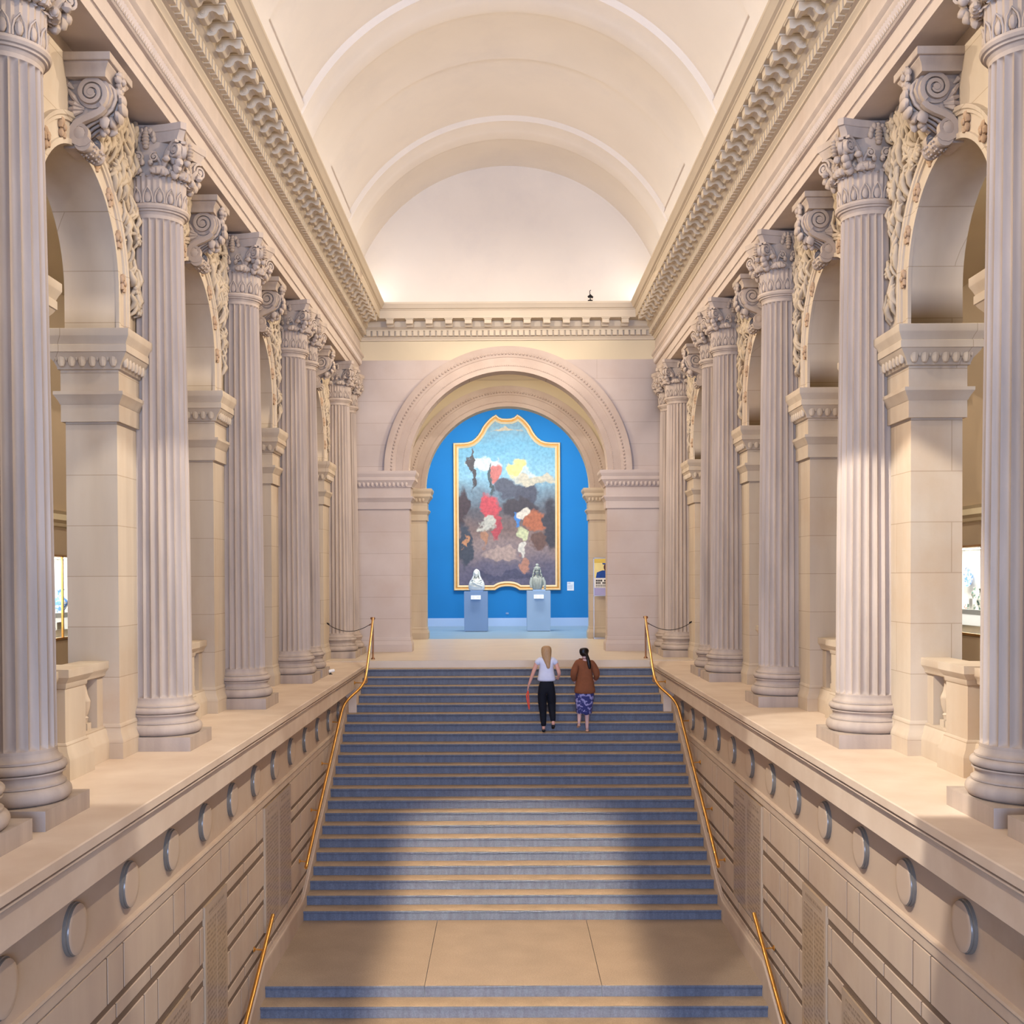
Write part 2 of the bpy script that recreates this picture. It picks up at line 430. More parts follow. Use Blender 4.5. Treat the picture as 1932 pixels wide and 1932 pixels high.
# end wall with its great arch, and the second arch wall behind the vestibule
def mpe(a, d, z): return (a, d, z)
b = arch_wall([(0, 210.5, 382)], -400, 400, 382, 616, YW, YW + 40, mpe, 48)
struct(b.build('wall_end', 'ashlar', smooth=30))
b = B(); b.box(-400, 400, YW, YW + 40, 616, 660)
struct(b.build('wall_end', 'paint', smooth=0))
b = B(); b.box(-400, 400, YW + 2, YW + 40, 660, 1060)
struct(b.build('wall_end', 'vault', smooth=0))
b = arch_wall([(0, 208.8, 382)], -400, 400, 382, 700, 2900, 2940, mpe, 48)
struct(b.build('wall_vestibule', 'paint', smooth=30))
b = B(); b.box(-400, -390, YW + 40, 2900, 0, 700); b.box(390, 400, YW + 40, 2900, 0, 700)
struct(b.build('wall_vestibule', 'paint', smooth=0))
b = B(); b.box(-400, 400, YW + 40, 2900, 700, 712)
struct(b.build('ceiling', 'gceil', smooth=0))
b = B()
b.extr([(0, 690), (-14, 690), (-14, 684), (-10, 682), (-8, 676), (-3, 674), (-3, 660), (-1.5, 658), (0, 656)], -390, 390)
b.v = [(y, 2900 + x, z) for x, y, z in b.v]
struct(b.build('trim_11', 'cornice', smooth=0))
b = B(); b.box(-330, 330, 2900 - 3, 2900 - .2, 0, 20)
# blue gallery
b = B(); b.box(-560, 560, 3649, 3660, 0, 760)
struct(b.build('wall_blue', 'blue', smooth=0))
b = B(); b.box(-570, -560, 2940, 3660, 0, 760); b.box(560, 570, 2940, 3660, 0, 760)
struct(b.build('wall_blue', 'blue', smooth=0))
b = B(); b.box(-560, 560, 3645, 3649, 0, 24); b.box(-560, 560, 3646, 3649, 24, 26)
struct(b.build('baseboard_blue', 'bluebase', smooth=0))
b = B(); b.box(-570, 570, 2940, 3660, 760, 772)
struct(b.build('ceiling', 'vault', smooth=0))

# barrel vault with ribs and sunk panels
ribs = []
for e in (2271, 1768, 1265, 762, 259): ribs.append(e)
ys = [(-120, 0, 0)]
for e in reversed(ribs):
    st = e - 104; p0 = st - 250
    ys += [(p0 - .6, 0, 0), (p0, 0, 1), (p0 + 2.5, 0, 2), (st - 3, 0, 2), (st - .5, 0, 1), (st, 0, 0), (st + 2, 3, 0), (st + 40, 3, 0), (st + 46, 4.6, 0), (st + 54, 6, 0), (st + 80, 6, 0), (st + 82, 4.6, 0), (st + 87, 4.6, 0), (st + 89, 3.4, 0), (st + 98, 2.2, 0), (e, 0, 0)]
ys += [(YW + 10, 0, 0)]
ys = [q for q in ys if q[0] >= -120]
RV, ZV = 335, 689
am = math.acos(296 / RV)
angs = sorted(set([PI * i / 72 for i in range(73) if abs(PI * i / 72 - am) > .012 and abs(PI - PI * i / 72 - am) > .012] + [am - .002, am, am + .007, PI - am + .002, PI - am, PI - am - .007]))
b = B(); vs = []
for y, rb, pn in ys:
    for a in angs:
        inside = am + .005 < a < PI - am - .005; edge = am - .001 < a < PI - am + .001
        dr = -rb + (5.5 if (pn == 2 and inside) else (1 if (pn >= 1 and edge) else 0))
        r = RV + dr
        vs.append((r * cos(a), y, ZV + r * sin(a)))
na = len(angs)
b.add(vs, [(j * na + i, j * na + i + 1, (j + 1) * na + i + 1, (j + 1) * na + i) for j in range(len(ys) - 1) for i in range(na - 1)])
struct(b.build('ceiling', 'vault', smooth=28, merge=False))

# ------------------------------------------------------------------ entablature
CP = [(-30, 656), (0, 656), (0, 656.2), (2.2, 656.8), (2.2, 659), (3, 660.2), (5, 662), (5.4, 663.6), (9, 664), (9, 675), (12.5, 675.6), (12.5, 677.6), (14, 678.6), (17, 681), (19, 682.2), (19, 694), (46, 694.2), (46.4, 694.8), (46.8, 710), (48.2, 710.6), (48.6, 712.2), (52, 713.4), (53.6, 716), (56, 720.5), (57, 721.4), (57, 725.2), (52, 726), (-30, 726)]
def mod_mesh():
    b = B()      # scrolled bracket under the corona, local origin at frieze face, hall towards -x
    P = [(-18, 694), (-18, 681.8), (-21, 680.2), (-25, 680.4), (-28, 682.6), (-29.6, 686), (-32.5, 687.2), (-36, 686), (-38.6, 683.6), (-42, 683.4), (-43.6, 684.6), (-43.6, 692), (-44.6, 692.2), (-44.6, 694)]
    b.extr(P, -7.2, 7.2)
    b.extr([(-18, 692.2), (-18, 694), (-45.6, 694), (-45.6, 692.2)], -8.6, 8.6)
    for y in (-1, 1):
        for r, h in ((3.4, .5), (1.7, 1.1)):
            n = 12; c0 = (-24, 685.5)
            v = [(c0[0] + r * cos(2 * PI * i / n), y * 7.2, c0[1] + r * sin(2 * PI * i / n)) for i in range(n)] + [(c0[0] + r * .8 * cos(2 * PI * i / n), y * (7.2 + h), c0[1] + r * .8 * sin(2 * PI * i / n)) for i in range(n)]
            b.add(v, [(i, (i + 1) % n, n + (i + 1) % n, n + i) for i in range(n)] + [tuple(range(n, 2 * n))])
    return b
mod_me = None
def modillions(par, spots, rz):
    global mod_me
    pw = Vector(par['_w'][:])
    for (x, y) in spots:
        if mod_me is None:
            o = mod_mesh().build('modillion', 'cornice', origin=(0, 0, 680), smooth=30); mod_me = o.data
        else:
            o = bpy.data.objects.new('modillion', mod_me); C.objects.link(o)
        o.parent = par; o.location = (Vector((x, y, 680)) - pw) * K; o.rotation_euler = (0, 0, rz)
for s in (-1, 1):
    b = B()
    rings = []
    for end in (0, 1):
        rings.append([(s * (311.4 - p), (-100 if not end else YW - p), z) for p, z in CP])
    b.sweep(rings, True, True)
    y = 20
    while y < YW - 24:
        b.box(s * (311.4 - 8), s * (311.4 - 15.2), y, y + 8, 664.6, 674.8); y += 12.3
    t = struct(b.build('trim_' + str(1 if s < 0 else 2), 'cornice', smooth=30))
    modillions(t, [(s * 311.4, 1076.5 + 34.05 * i) for i in range(-30, 38)], 0 if s > 0 else PI)
    # architrave + soffit
    b = B()
    AP = [(372, ZA), (316, ZA), (316, ZA + 9.6), (315, ZA + 10.4), (314, ZA + 10.4), (314, ZA + 25), (311, ZA + 25.6), (309.6, ZA + 27), (309, ZA + 34), (307.4, ZA + 36.6), (306.8, ZA + 38.6), (306.8, ZA + 40), (304.2, ZA + 42), (303.4, ZA + 43), (303.4, ZA + 47), (311.4, ZA + 48), (311.4, 656), (372, 656)]
    b.extr([(s * x, z) for x, z in AP], -100, YW)
    y = 30
    while y < YW - 4:      # egg and leaf enrichment
        b.add([(s * 309.2, y, ZA + 27), (s * 309.2, y + 3.4, ZA + 27), (s * 309, y + 4, ZA + 35), (s * 309, y - .2, ZA + 35), (s * 307.4, y + 1.8, ZA + 30), (s * 307.2, y + 1.8, ZA + 34.6)],
              [(0, 1, 4), (1, 2, 5, 4), (2, 3, 5), (3, 0, 4, 5)]); y += 5
    struct(b.build('trim_' + str(3 if s < 0 else 4), 'archi', smooth=20))
b = B()
b.sweep([[(sx * (311.4 - p), YW - p, z) for p, z in CP] for sx in (-1, 1)], True, False)
x = -296
while x < 290:
    b.box(x, x + 8.6, YW - 15.2, YW - 8, 664.6, 674.8); x += 12.3
t = struct(b.build('trim_12', 'cornice', smooth=30))
modillions(t, [(-255.5 + 40.7 * i + 11.2, YW) for i in range(0, 13)], PI / 2)
exec_order.append('shell')
# ------------------------------------------------------------------ piers
def pier_rings(b, y0, y1, prof, s):
    return b.sweep([[(s * (PX0 - e), y0 - e, z), (s * (PX1 + e), y0 - e, z), (s * (PX1 + e), y1 + e, z), (s * (PX0 - e), y1 + e, z)] for e, z in prof], True, True)
def impost_prof(T): return [(3, T - 80), (3, T - 65), (3.6, T - 64.5), (4.6, T - 62), (7, T - 58), (8, T - 56.6), (8, T - 53.6), (3, T - 53.2), (3, T - 34.5), (5, T - 34), (5.2, T - 32), (7, T - 28), (11, T - 23), (12.5, T - 20.4), (13.4, T - 20), (13.4, T - 14), (12.6, T - 13.4), (14, T - 10), (15.6, T - 7), (16, T - 6), (16, T - .4), (15.6, T)]
BASEP = [(4.2, 0), (4.2, 14), (4.4, 14.2), (4.4, 15.6), (3.6, 18), (1.8, 22), (1, 27), (1.1, 28.4), (.5, 30), (0, 31)]
ORD = ['nearest', 'second', 'third', 'fourth', 'farthest']
for s in (-1, 1):
    for i, (y0, y1) in enumerate(PIERS):
        last = i == 4
        z0 = 0 if last else -2.35
        lab = {0: 'wide cream stone pier at the {S} frame edge, behind the nearest {S} column', 1: 'cream stone pier on the {S} side, just behind the first full-height column from the camera',
               2: 'cream stone pier on the {S} side between the first and second arches seen', 3: 'long cream stone pier behind the twin columns on the {S} side',
               4: 'cream stone pier in the far {S} corner against the end wall'}[i].replace('{S}', SIDE[s])
        t = thing('stone_pier', (s * 375, (y0 + y1) / 2, z0), lab, 'pier', 'arcade piers')
        pier_rings(B(), y0, y1, [(e, z + z0) for e, z in BASEP], s).build('base', 'pier', t, smooth=30)
        pier_rings(B(), y0, y1, [(0, 31 + z0), (0, 297.2)], s).build('shaft', 'pier', t, smooth=0)
        b = pier_rings(B(), y0, y1, impost_prof(377), s)
        n = 5      # leaf carving below the cap
        for j in range(n + 1):
            x = PX0 + (PX1 - PX0) * j / n
            b.blob((s * x, y0 - 8.5, 377 - 27), (3.6, 2.6, 6), 8, 5); b.blob((s * (x + 4.5), y0 - 8, 377 - 24), (1.3, 2.4, 4), 6, 4)
        y = y0
        while y < y1:
            b.blob((s * (PX0 - 8.2), y, 377 - 27), (2.6, 3.6, 6), 8, 5); y += 9
        b.build('impost', 'pier', t, smooth=30)
# end wall piers' caps and bases (a thing of its own each) and the second arch's
def rect_rings(b, x0, x1, y0, y1, prof): return b.sweep([[(x0 - e, y0 - e, z), (x1 + e, y0 - e, z), (x1 + e, y1 + e, z), (x0 - e, y1 + e, z)] for e, z in prof], True, True)
for s in (-1, 1):
    for (ya, yb, xi, xo, T, where, lvl) in ((YW - 2, YW + 42, 209, 350, 382, 'flanking the great end arch', 0), (2896, 2944, 207.5, 385, 382, 'flanking the smaller arch before the blue room', 1)):
        t = thing('arch_pier', (s * (xi + xo) / 2, (ya + yb) / 2, 0), ('%s stone pier %s' % (SIDE[s], where)), 'pier', None)
        x0, x1 = sorted((s * xi, s * xo)); mt = 'ashlar' if lvl == 0 else 'pier'
        rect_rings(B(), x0, x1, ya, yb, BASEP).build('base', mt, t, smooth=30)
        rect_rings(B(), x0, x1, ya, yb, [(0, 31), (0, T - 80)]).build('shaft', mt, t, smooth=0)
        b = rect_rings(B(), x0, x1, ya, yb, impost_prof(T))
        x = x0
        while x < x1:
            b.blob((x, ya - 8.2, T - 27), (3.4, 2.6, 6), 8, 5); x += 9
        b.build('impost', mt, t, smooth=30)
# ------------------------------------------------------------------ archivolts
def ring(b, c, r_prof, zs, mp, stilt=0, n=56):
    """r_prof: (radius, projection) polyline swept round a half circle, with straight stilts below"""
    rows = []
    angs = [PI * i / n for i in range(n + 1)]
    seq = ([(0, -stilt)] if stilt else []) + [(a, 0) for a in angs] + ([(PI, -stilt)] if stilt else [])
    for a, dz in seq: rows.append([mp(c - r * cos(a), p, zs + r * sin(a) + dz) for r, p in r_prof])
    return b.sweep(rows, True, True)
def great_archivolt(yf, lab, m, R0, sgn):
    b = B()
    pr = [(R0, 0), (R0, 2.4), (R0 + 10, 2.4), (R0 + 10.6, 3.4), (R0 + 28, 3.4), (R0 + 29, 4.6), (R0 + 31, 5), (R0 + 40, 8), (R0 + 43, 9), (R0 + 51, 9.4), (R0 + 51.5, 0)]
    ring(b, 0, pr, 382, lambda a, p, z: (a, yf - p, z), 0, 72)
    n = 104
    for i in range(n):
        a = PI * (i + .5) / n; r = R0 + 36
        b.blob((-r * cos(a), yf - 7, 382 + r * sin(a)), (2.6, 2.6, 2.6), 6, 4)
    n = 150
    for i in range(n):
        a = PI * (i + .5) / n; r = R0 + 12
        b.blob((-r * cos(a), yf - 3.6, 382 + r * sin(a)), (1.2, 1.2, 1.2), 5, 3)
    o = b.build('archivolt', m, smooth=30)
    tag(o, lab, 'arch moulding')
great_archivolt(YW, 'wide carved stone arch moulding on the end wall above the stairs', 'archstone', 210.5, 1)
great_archivolt(2900, 'warmer lit carved arch moulding seen through the end arch, framing the blue room', 'archstone', 208.8, 1)
def rosette(b, c, R, ax):
    """small oval flower/leaf boss facing -x"""
    c = Vector(c)
    for k in range(5):
        a = 2 * PI * k / 5 + ax
        b.blob(c + Vector((-1.4, cos(a) * R * .5, sin(a) * R * .75)), (2.4, R * .36, R * .46), 7, 4, .3, k)
    b.blob(c + Vector((-3.2, 0, 0)), (1.6, R * .3, R * .35), 7, 4)
BAYLAB = ['first arch from the camera', 'second arch from the camera', 'third arch from the camera', 'last arch before the end wall']
for s in (-1, 1):
    for i, (c, r, zs) in enumerate(BAYS):
        t = thing('archivolt', (s * PX0, c, 377), 'stone arch band with rosettes, %s side, %s' % (SIDE[s], BAYLAB[i]), 'arch moulding', 'side arcade arch bands')
        b = B()
        pr = [(r - .3, 0), (r - .3, 3), (r + 4, 3), (r + 4.5, 1.4), (r + 17, 1.4), (r + 17.6, 3.2), (r + 20, 3.4), (r + 21, 4.6), (r + 24, 5), (r + 24.2, 0)]
        ring(b, c, pr, zs, lambda a, p, z, s=s: (s * (PX0 - p), a, z), zs - 377.5, 40)
        b.build('band', 'pier', t, smooth=30)
        for k in range(-4, 5):
            if k == 0: continue
            a = PI / 2 + k * .37; rr = r + 10.8
            q = (PX0 - 1.6, c + rr * cos(a), zs + rr * sin(a))
            b = B(); rosette(b, q, 7.4, .3 * k); b.mirror(s); b.build('rosette', 'rosette', t, smooth=50)
# carved reliefs in the spandrels
def relief(s, ya, yb, c, r, zs, sd):
    """undercut foliage and drapery relief filling the spandrel outside the arch band"""
    b = B(); q = random.Random(int(sd * 100)); z0, z1 = 400, 574; n = 0
    while n < 105:
        y = q.uniform(ya + 3, yb - 3); z = q.uniform(z0, z1)
        if math.hypot(y - c, max(0, z - zs)) - (r + 24.5) < 3.5: continue
        n += 1; L_ = q.uniform(7, 15); an = q.gauss(0, .55); dy, dz = sin(an), cos(an); cu = q.uniform(-5, 5); w_ = q.uniform(1.6, 3.3)
        P = []
        for t in (-1, -.55, 0, .5, .85, 1.05):
            k = cu * (1 - t * t)
            yy = y + dy * L_ * t + dz * k; zz = z + dz * L_ * t - dy * k
            yy = min(max(yy, ya + 1), yb - 1); zz = min(zz, 577)
            dd = math.hypot(yy - c, max(0, zz - zs)) - (r + 26)
            if dd < 0: yy += (1 if yy > c else -1) * -dd
            P.append((PX0 - 1.4 - 5.5 * (1 - t * t) - (2.4 if t > .8 else 0), yy, zz))
        b.tube(P, [w_ * .5, w_ * .9, w_, w_ * .85, w_ * .6, w_ * .25], 7)
        if n % 9 == 0:
            for k in range(6): b.blob((PX0 - 6, y + 4 * cos(k * 1.05), z + 4 * sin(k * 1.05)), 2.3, 7, 5, .4, k)
    return b.mirror(s)
for s in (-1, 1):
    for i, (c, r, zs) in enumerate(BAYS):
        for d in (-1, 1):
            y = c + d * 24; e = c + d * (r + 50)
            if i == 3 and d > 0: e = c + r + 46
            if i == 0 and d < 0: continue
            ya, yb = min(y, e), max(y, e)
            o = relief(s, ya, yb, c, r, zs, i * 3.1 + d + s).build('spandrel_relief', 'relief', smooth=60, merge=False)
            tag(o, 'carved foliage relief, %s shoulder of the %s, %s side' % ('near' if d < 0 else 'far', BAYLAB[i], SIDE[s]), 'relief carving', 'spandrel reliefs')
# ------------------------------------------------------------------ scroll consoles (keystones)
def console(lab):
    """prototype on the right side, wall face at x=0, hall towards -x, z absolute - 500"""
    t = thing('scroll_console', (0, 0, 0), lab, 'keystone bracket', 'scroll keystones over the arches')
    W = 17.5
    b = B()       # abacus block
    prof = [(4, 570), (-38, 570), (-38, 564), (-37, 563), (-36.6, 562), (-33, 557), (-32.4, 555), (-32.4, 553), (4, 553)]
    rings = []
    def ring_at(e, z): return [(4, -27 + 5.6 - e - 5.6 + 0, z)]
    P = [(0, 553), (0, 556), (.8, 559), (2.6, 561.4), (3.2, 562.4), (3.2, 563.8), (5.2, 564), (5.6, 564.6), (5.6, 570)]
    rings = [[(5, -21.4 - e, z), (-31.4 - e, -21.4 - e, z), (-31.4 - e, 21.4 + e, z), (5, 21.4 + e, z)] for e, z in P]
    b.sweep(rings, True, True).build('abacus', 'column', t, smooth=30)
    # body between the two scroll cheeks
    body = [(5, 556), (-26, 556), (-31, 551), (-33.5, 543), (-31, 535), (-24, 528), (-15, 523), (-6, 517), (-2, 510), (-5, 503.5), (-12, 501.5), (-4, 500), (5, 500)]
    b = B(); b.extr([(x, z) for x, z in body], -13, 13)
    for k in (-1, 0, 1):      # ribs down the bowed front
        pts = [(-29, k * 7, 553), (-33.5, k * 7, 548), (-34.6, k * 7, 541), (-31.5, k * 7, 533), (-24, k * 7, 526.5), (-14, k * 7, 521), (-6, k * 7, 514)]
        b.tube(pts, [1.6] * 7, 6)
    b.build('body', 'column', t, smooth=35)
    for k in (-1, 1):
        b = B()
        b.spiral((-18.5, k * 15.6, 542.5), (-1, 0, 0), (0, 0, 1), (0, 1, 0), 12.4, 2.4, 2.1, 5.4, 4.0, a0=-.9, n=40)
        b.add([(-18.5 + 12 * cos(2 * PI * i / 24), k * 15, 542.5 + 12 * sin(2 * PI * i / 24)) for i in range(24)], [tuple(range(24))])
        # S-strap from the big scroll to the small one
        pts = [(-28.6, 531.2), (-25, 527.6), (-19, 524.4), (-12, 521.6), (-6, 518), (-2.6, 513.6), (-2.2, 508.6), (-4.6, 504.4), (-9, 502.2), (-13, 502.6), (-16.4, 505.6)]
        rr = [[(x + nx * 2.5, k * 15.2 + o, z + nz * 2.5) for o in (-2.4, 2.4)] + [(x - nx * 2.5, k * 15.2 + o, z - nz * 2.5) for o in (2.4, -2.4)] for (x, z), (nx, nz) in zip(pts, [(.6, .75)] * 2 + [(.45, .9)] * 2 + [(.7, .7), (.95, .2), (.98, -.2), (.7, -.7), (.1, -1), (-.5, -.85), (-.9, -.4)])]
        b.sweep(rr, True, True)
        # infill plate and fan of acanthus behind the scroll
        b.add([(5, k * 13.6, 553), (-18, k * 13.6, 553), (-14, k * 13.6, 526), (5, k * 13.6, 512)], [(0, 1, 2, 3)])
        for j, (x0, z0, x1, z1) in enumerate(((-12, 531, 1, 536), (-12, 530, 2, 530), (-11, 528.5, 1.5, 524), (-9, 533, 0, 545), (-4, 546, 2.5, 552))):
            b.tube([(x0, k * 14.6, z0), ((x0 + x1) / 2, k * 16.4, (z0 + z1) / 2), (x1, k * 14.6, z1)], [.8, 2.3, 1.4], 7)
        b.build('scroll', 'column', t, smooth=40)
        # small lower scroll with faceted boss
        b = B(); n = 20
        v = [( -8.5 + 7.6 * cos(2 * PI * i / n), k * 11, 511 + 7.6 * sin(2 * PI * i / n)) for i in range(n)] + [(-8.5 + 7.6 * cos(2 * PI * i / n), k * 17.6, 511 + 7.6 * sin(2 * PI * i / n)) for i in range(n)] + [(-8.5 + 5 * cos(2 * PI * i / n), k * 17.2, 511 + 5 * sin(2 * PI * i / n)) for i in range(n)]
        b.add(v, [(i, (i + 1) % n, n + (i + 1) % n, n + i) for i in range(n)] + [(n + i, n + (i + 1) % n, 2 * n + (i + 1) % n, 2 * n + i) for i in range(n)])
        m_ = 8; v = [(-8.5 + 5 * cos(2 * PI * i / m_), k * 17.1, 511 + 5 * sin(2 * PI * i / m_)) for i in range(m_)] + [(-8.5, k * 19.6, 511)]
        b.add(v, [(i, (i + 1) % m_, m_) for i in range(m_)])
        b.build('lower_scroll', 'column', t, smooth=30)
    # roll of pearls between the lower scrolls, hanging below
    b = B()
    b.v = []
    prof = [(0, -17), (6.6, -17), (7, -14), (5, -12.5), (5.6, -9), (6.6, -5), (6.2, 0), (6.6, 5), (5.6, 9), (5, 12.5), (7, 14), (6.6, 17), (0, 17)]
    for r_, y_ in prof: pass
    n = 16; rings = [[(-11 + r_ * cos(2 * PI * i / n), y_, 503 + r_ * sin(2 * PI * i / n)) for i in range(n)] for r_, y_ in prof[1:-1]]
    b.sweep(rings, True, True)
    for y_ in (-8, -4, 4, 8):
        for i in range(7):
            a = PI + PI * i / 6; b.blob((-11 + 7 * cos(a), y_, 503 + 7 * sin(a)), 1.1, 6, 4)
    b.build('roll', 'column', t, smooth=50)
    # acanthus tongue on the bowed face, rosette under the abacus
    b = B()
    for j, (x, z, w_) in enumerate(((-35, 548, 6), (-37.6, 542, 8), (-38, 535, 9), (-35, 529, 8.5), (-29.5, 525, 7), (-24, 520.5, 5))):
        b.blob((x, 0, z), (3.2, w_, 4.8), 9, 6, .25, j)
    b.blob((-22, 0, 517), (3, 3.2, 3.6), 8, 5)
    for k in (-1, 1): b.blob((-26, k * 9, 522), (4.2, 3.2, 5), 8, 5, .4, k)
    b.build('acanthus_leaf', 'column', t, smooth=50)
    b = B()
    for k in range(7):
        a = 2 * PI * k / 7; b.blob((-36.2, 5.2 * cos(a), 557 + 5.2 * sin(a)), (2.8, 3.2, 3.2), 8, 5, .5, k)
    b.blob((-38.4, 0, 557), (2.6, 2.8, 2.8), 8, 5, .3, 3)
    b.build('rosette', 'column', t, smooth=50)
    return t
cons = console('x'); ctree = tree(cons)
first = True
for s in (-1, 1):
    for i, (c, r, zs) in enumerate(BAYS):
        lab = 'scroll-shaped keystone console, %s side, %s' % (SIDE[s], BAYLAB[i])
        if first:
            cons.location = Vector((s * PX0, c, 0)) * K; cons.rotation_euler = (0, 0, 0 if s > 0 else PI); cons['label'] = lab; first = False
        else: dup(cons, ctree, (s * PX0, c, 0), 0 if s > 0 else PI, lab)
# ------------------------------------------------------------------ columns
def column():
    t = thing('fluted_column', (0, 0, 0), 'x', 'column', 'fluted columns along the hall')
    b = B(); b.box(-38.4, 38.4, -38.4, 38.4, 0, 13); b.build('plinth', 'column', t, smooth=0)
    b = B()
    tor = lambda rc, zc, rr, hz, n=8: [(rc + rr * sin(PI * i / n), zc - hz * cos(PI * i / n)) for i in range(n + 1)]
    prof = [(0, 13), (34, 13)] + tor(33.6, 18.6, 4.8, 5.4) + [(34.8, 24.2), (34.8, 25.4), (33.4, 26), (32.2, 28), (32.2, 30), (33.4, 31.6), (34.4, 32), (34.4, 33)] + tor(31.8, 36.4, 3.9, 3.3) + [(32.6, 39.9), (32.6, 41.4), (31, 42), (29.8, 44), (29.4, 46)]
    b.lathe(prof, seg=56); b.build('base', 'column', t, smooth=40)
    b = B(); rows = []
    NF, NP = 24, 8
    lv = [(46, 0), (48.2, 0), (48.8, .45), (49.8, .75), (51.2, .95), (53, 1), (140, 1), (240, 1), (340, 1), (430, 1), (490, 1), (493, .95), (494.4, .75), (495.4, .45), (496, 0), (500, 0)]
    for z, d in lv:
        tt = (z - 46) / 454; R = 29.3 - 4.7 * (tt ** 1.5)
        rowp = []
        for f_ in range(NF):
            for q in range(NP):
                u = q / NP; a = 2 * PI * (f_ + u) / NF; wv = .5 * max(.0, d) ** .5 * .74 + .001
                x = abs(u - .5); dep = 0
                if d > 0 and x < .41: dep = 3.5 * d * math.sqrt(max(0, 1 - (x / .42) ** 2))
                rowp.append(((R - dep) * cos(a), (R - dep) * sin(a), z))
        rows.append(rowp)
    b.sweep(rows, True, False).build('shaft', 'column', t, smooth=32)
    b = B()
    b.lathe([(24.6, 499), (25.4, 500.4), (26, 501.6), (27.6, 502), (27.8, 503), (27.9, 503.4), (29.4, 504), (30.4, 506), (29.8, 508.2), (28, 509), (24.6, 509.4)], seg=56)
    b.build('necking', 'column', t, smooth=40)
    cap = B()
    cap.lathe([(24.8, 508.5), (25, 520), (24.6, 535), (25.2, 548), (28, 558), (31, 564), (0, 564)], seg=40)
    n = 16
    for i in range(n):      # lowest row: pointed gothic-like leaves
        a = 2 * PI * i / n; o = Vector((cos(a), sin(a), 0)); sd = Vector((-sin(a), cos(a), 0))
        c0 = Vector((0, 0, 0)) + o * 26
        pts = [c0 + sd * x + Vector((0, 0, z)) + o * e for x, z, e in ((-4.1, 509.5, .6), (-4.3, 514, 1), (-3.2, 519, 1.5), (0, 523.5, 2.4), (3.2, 519, 1.5), (4.3, 514, 1), (4.1, 509.5, .6))]
        cap.tube(pts, .85, 5)
        cap.blob(c0 + Vector((0, 0, 514.6)) + o * .6, (2.2 * abs(sd.x) + 1.3, 2.2 * abs(sd.y) + 1.3, 5), 7, 5)
        a2 = a + PI / n; o2 = Vector((cos(a2), sin(a2), 0)); sd2 = Vector((-sin(a2), cos(a2), 0))
        cap.leaf(o2 * 25.4 + Vector((0, 0, 509.5)), o2, sd2, 26, 6.6, 4.2)
        cap.leaf(o * 25.4 + Vector((0, 0, 518)), o, sd, 16, 7.4, 3.4)
    for i in range(8):      # curled leaf lumps under the scrolls
        a = 2 * PI * i / 8 + PI / 8; o = Vector((cos(a), sin(a), 0)); sd = Vector((-sin(a), cos(a), 0))
        c0 = o * 32 + Vector((0, 0, 538.5))
        for k in range(-3, 4):
            r_ = (3.9, 4.4, 3.8, 2.4)[abs(k)]
            cap.blob(c0 + sd * (k * 2.4) + Vector((0, 0, -abs(k) * .5)), r_, 7, 5, .3, i * 7 + k)
        cap.tube([o * 26 + Vector((0, 0, 530)), o * 28 + Vector((0, 0, 540)), o * 30 + Vector((0, 0, 546))], [1.2, 1.6, 1.2], 6)
    for i in range(4):      # stems and side helices towards each face centre
        a = PI / 2 * i; o = Vector((cos(a), sin(a), 0)); sd = Vector((-sin(a), cos(a), 0))
        for k in (-1, 1):
            cap.tube([o * 26 + sd * k * 12 + Vector((0, 0, 534)), o * 28 + sd * k * 12.5 + Vector((0, 0, 545)), o * 29 + sd * k * 9 + Vector((0, 0, 552)), o * 29.5 + sd * k * 5 + Vector((0, 0, 555))], [1.4, 1.6, 1.4, 1.1], 6)
            cap.spiral(o * 29.6 + sd * k * 7.2 + Vector((0, 0, 550)), sd * k, Vector((0, 0, 1)), o, 4.5, 1.1, 1.6, 3.4, 1.5, a0=1.2)
            cap.blob(o * 30.5 + sd * k * 4 + Vector((0, 0, 545)), (2.4, 2.4, 3), 7, 5, .3, k)
            cap.tube([o * 25 + sd * k * 13 + Vector((0, 0, 536)), o * 29 + sd * k * 17 + Vector((0, 0, 547)), o * 33 + sd * k * 22 + Vector((0, 0, 555))], [1.5, 3.2, 1.4], 7)
            cap.blob(o * 35 + sd * k * 20 + Vector((0, 0, 547)), (3.6, 3.6, 3.2), 8, 5, .4, k + i)
    capo = cap.build('capital', 'column', t, smooth=45)
    for i in range(4):      # corner volutes: a pair of scroll bands on each diagonal
        a = PI / 4 + PI / 2 * i; o = Vector((cos(a), sin(a), 0)); sd = Vector((-sin(a), cos(a), 0))
        b = B()
        for k in (-1, 1):
            ax = (sd * k * 1.0 + o * .18).normalized()
            u_ = (o - ax * o.dot(ax)).normalized()
            cc = o * 43 + sd * k * 3.6 + Vector((0, 0, 555.5))
            b.spiral(cc, u_, Vector((0, 0, 1)), ax, 8.2, 1.6, 2.0, 4.4, 2.3, a0=1.3)
            b.tube([o * 25 + sd * k * 7 + Vector((0, 0, 545)), o * 30 + sd * k * 6 + Vector((0, 0, 556)), o * 36 + sd * k * 4.4 + Vector((0, 0, 562)), o * 43 + sd * k * 3.6 + Vector((0, 0, 563.8))], [1.4, 1.7, 1.7, 1.5], 6)
        b.blob(o * 43 + Vector((0, 0, 555)), (4.5, 4.5, 7.6), 9, 6); b.blob(o * 35 + Vector((0, 0, 553)), (6, 6, 9), 9, 6)
        b.blob(o * 43 + Vector((0, 0, 544.4)), (4.2, 4.2, 4), 9, 6, .4, i); b.blob(o * 39.6 + Vector((0, 0, 540)), (4.4, 4.4, 4.6), 9, 6, .4, i); b.blob(o * 35 + Vector((0, 0, 536)), (4, 4, 5), 8, 5, .4, i)
        b.build('volute', 'column', t, smooth=45)
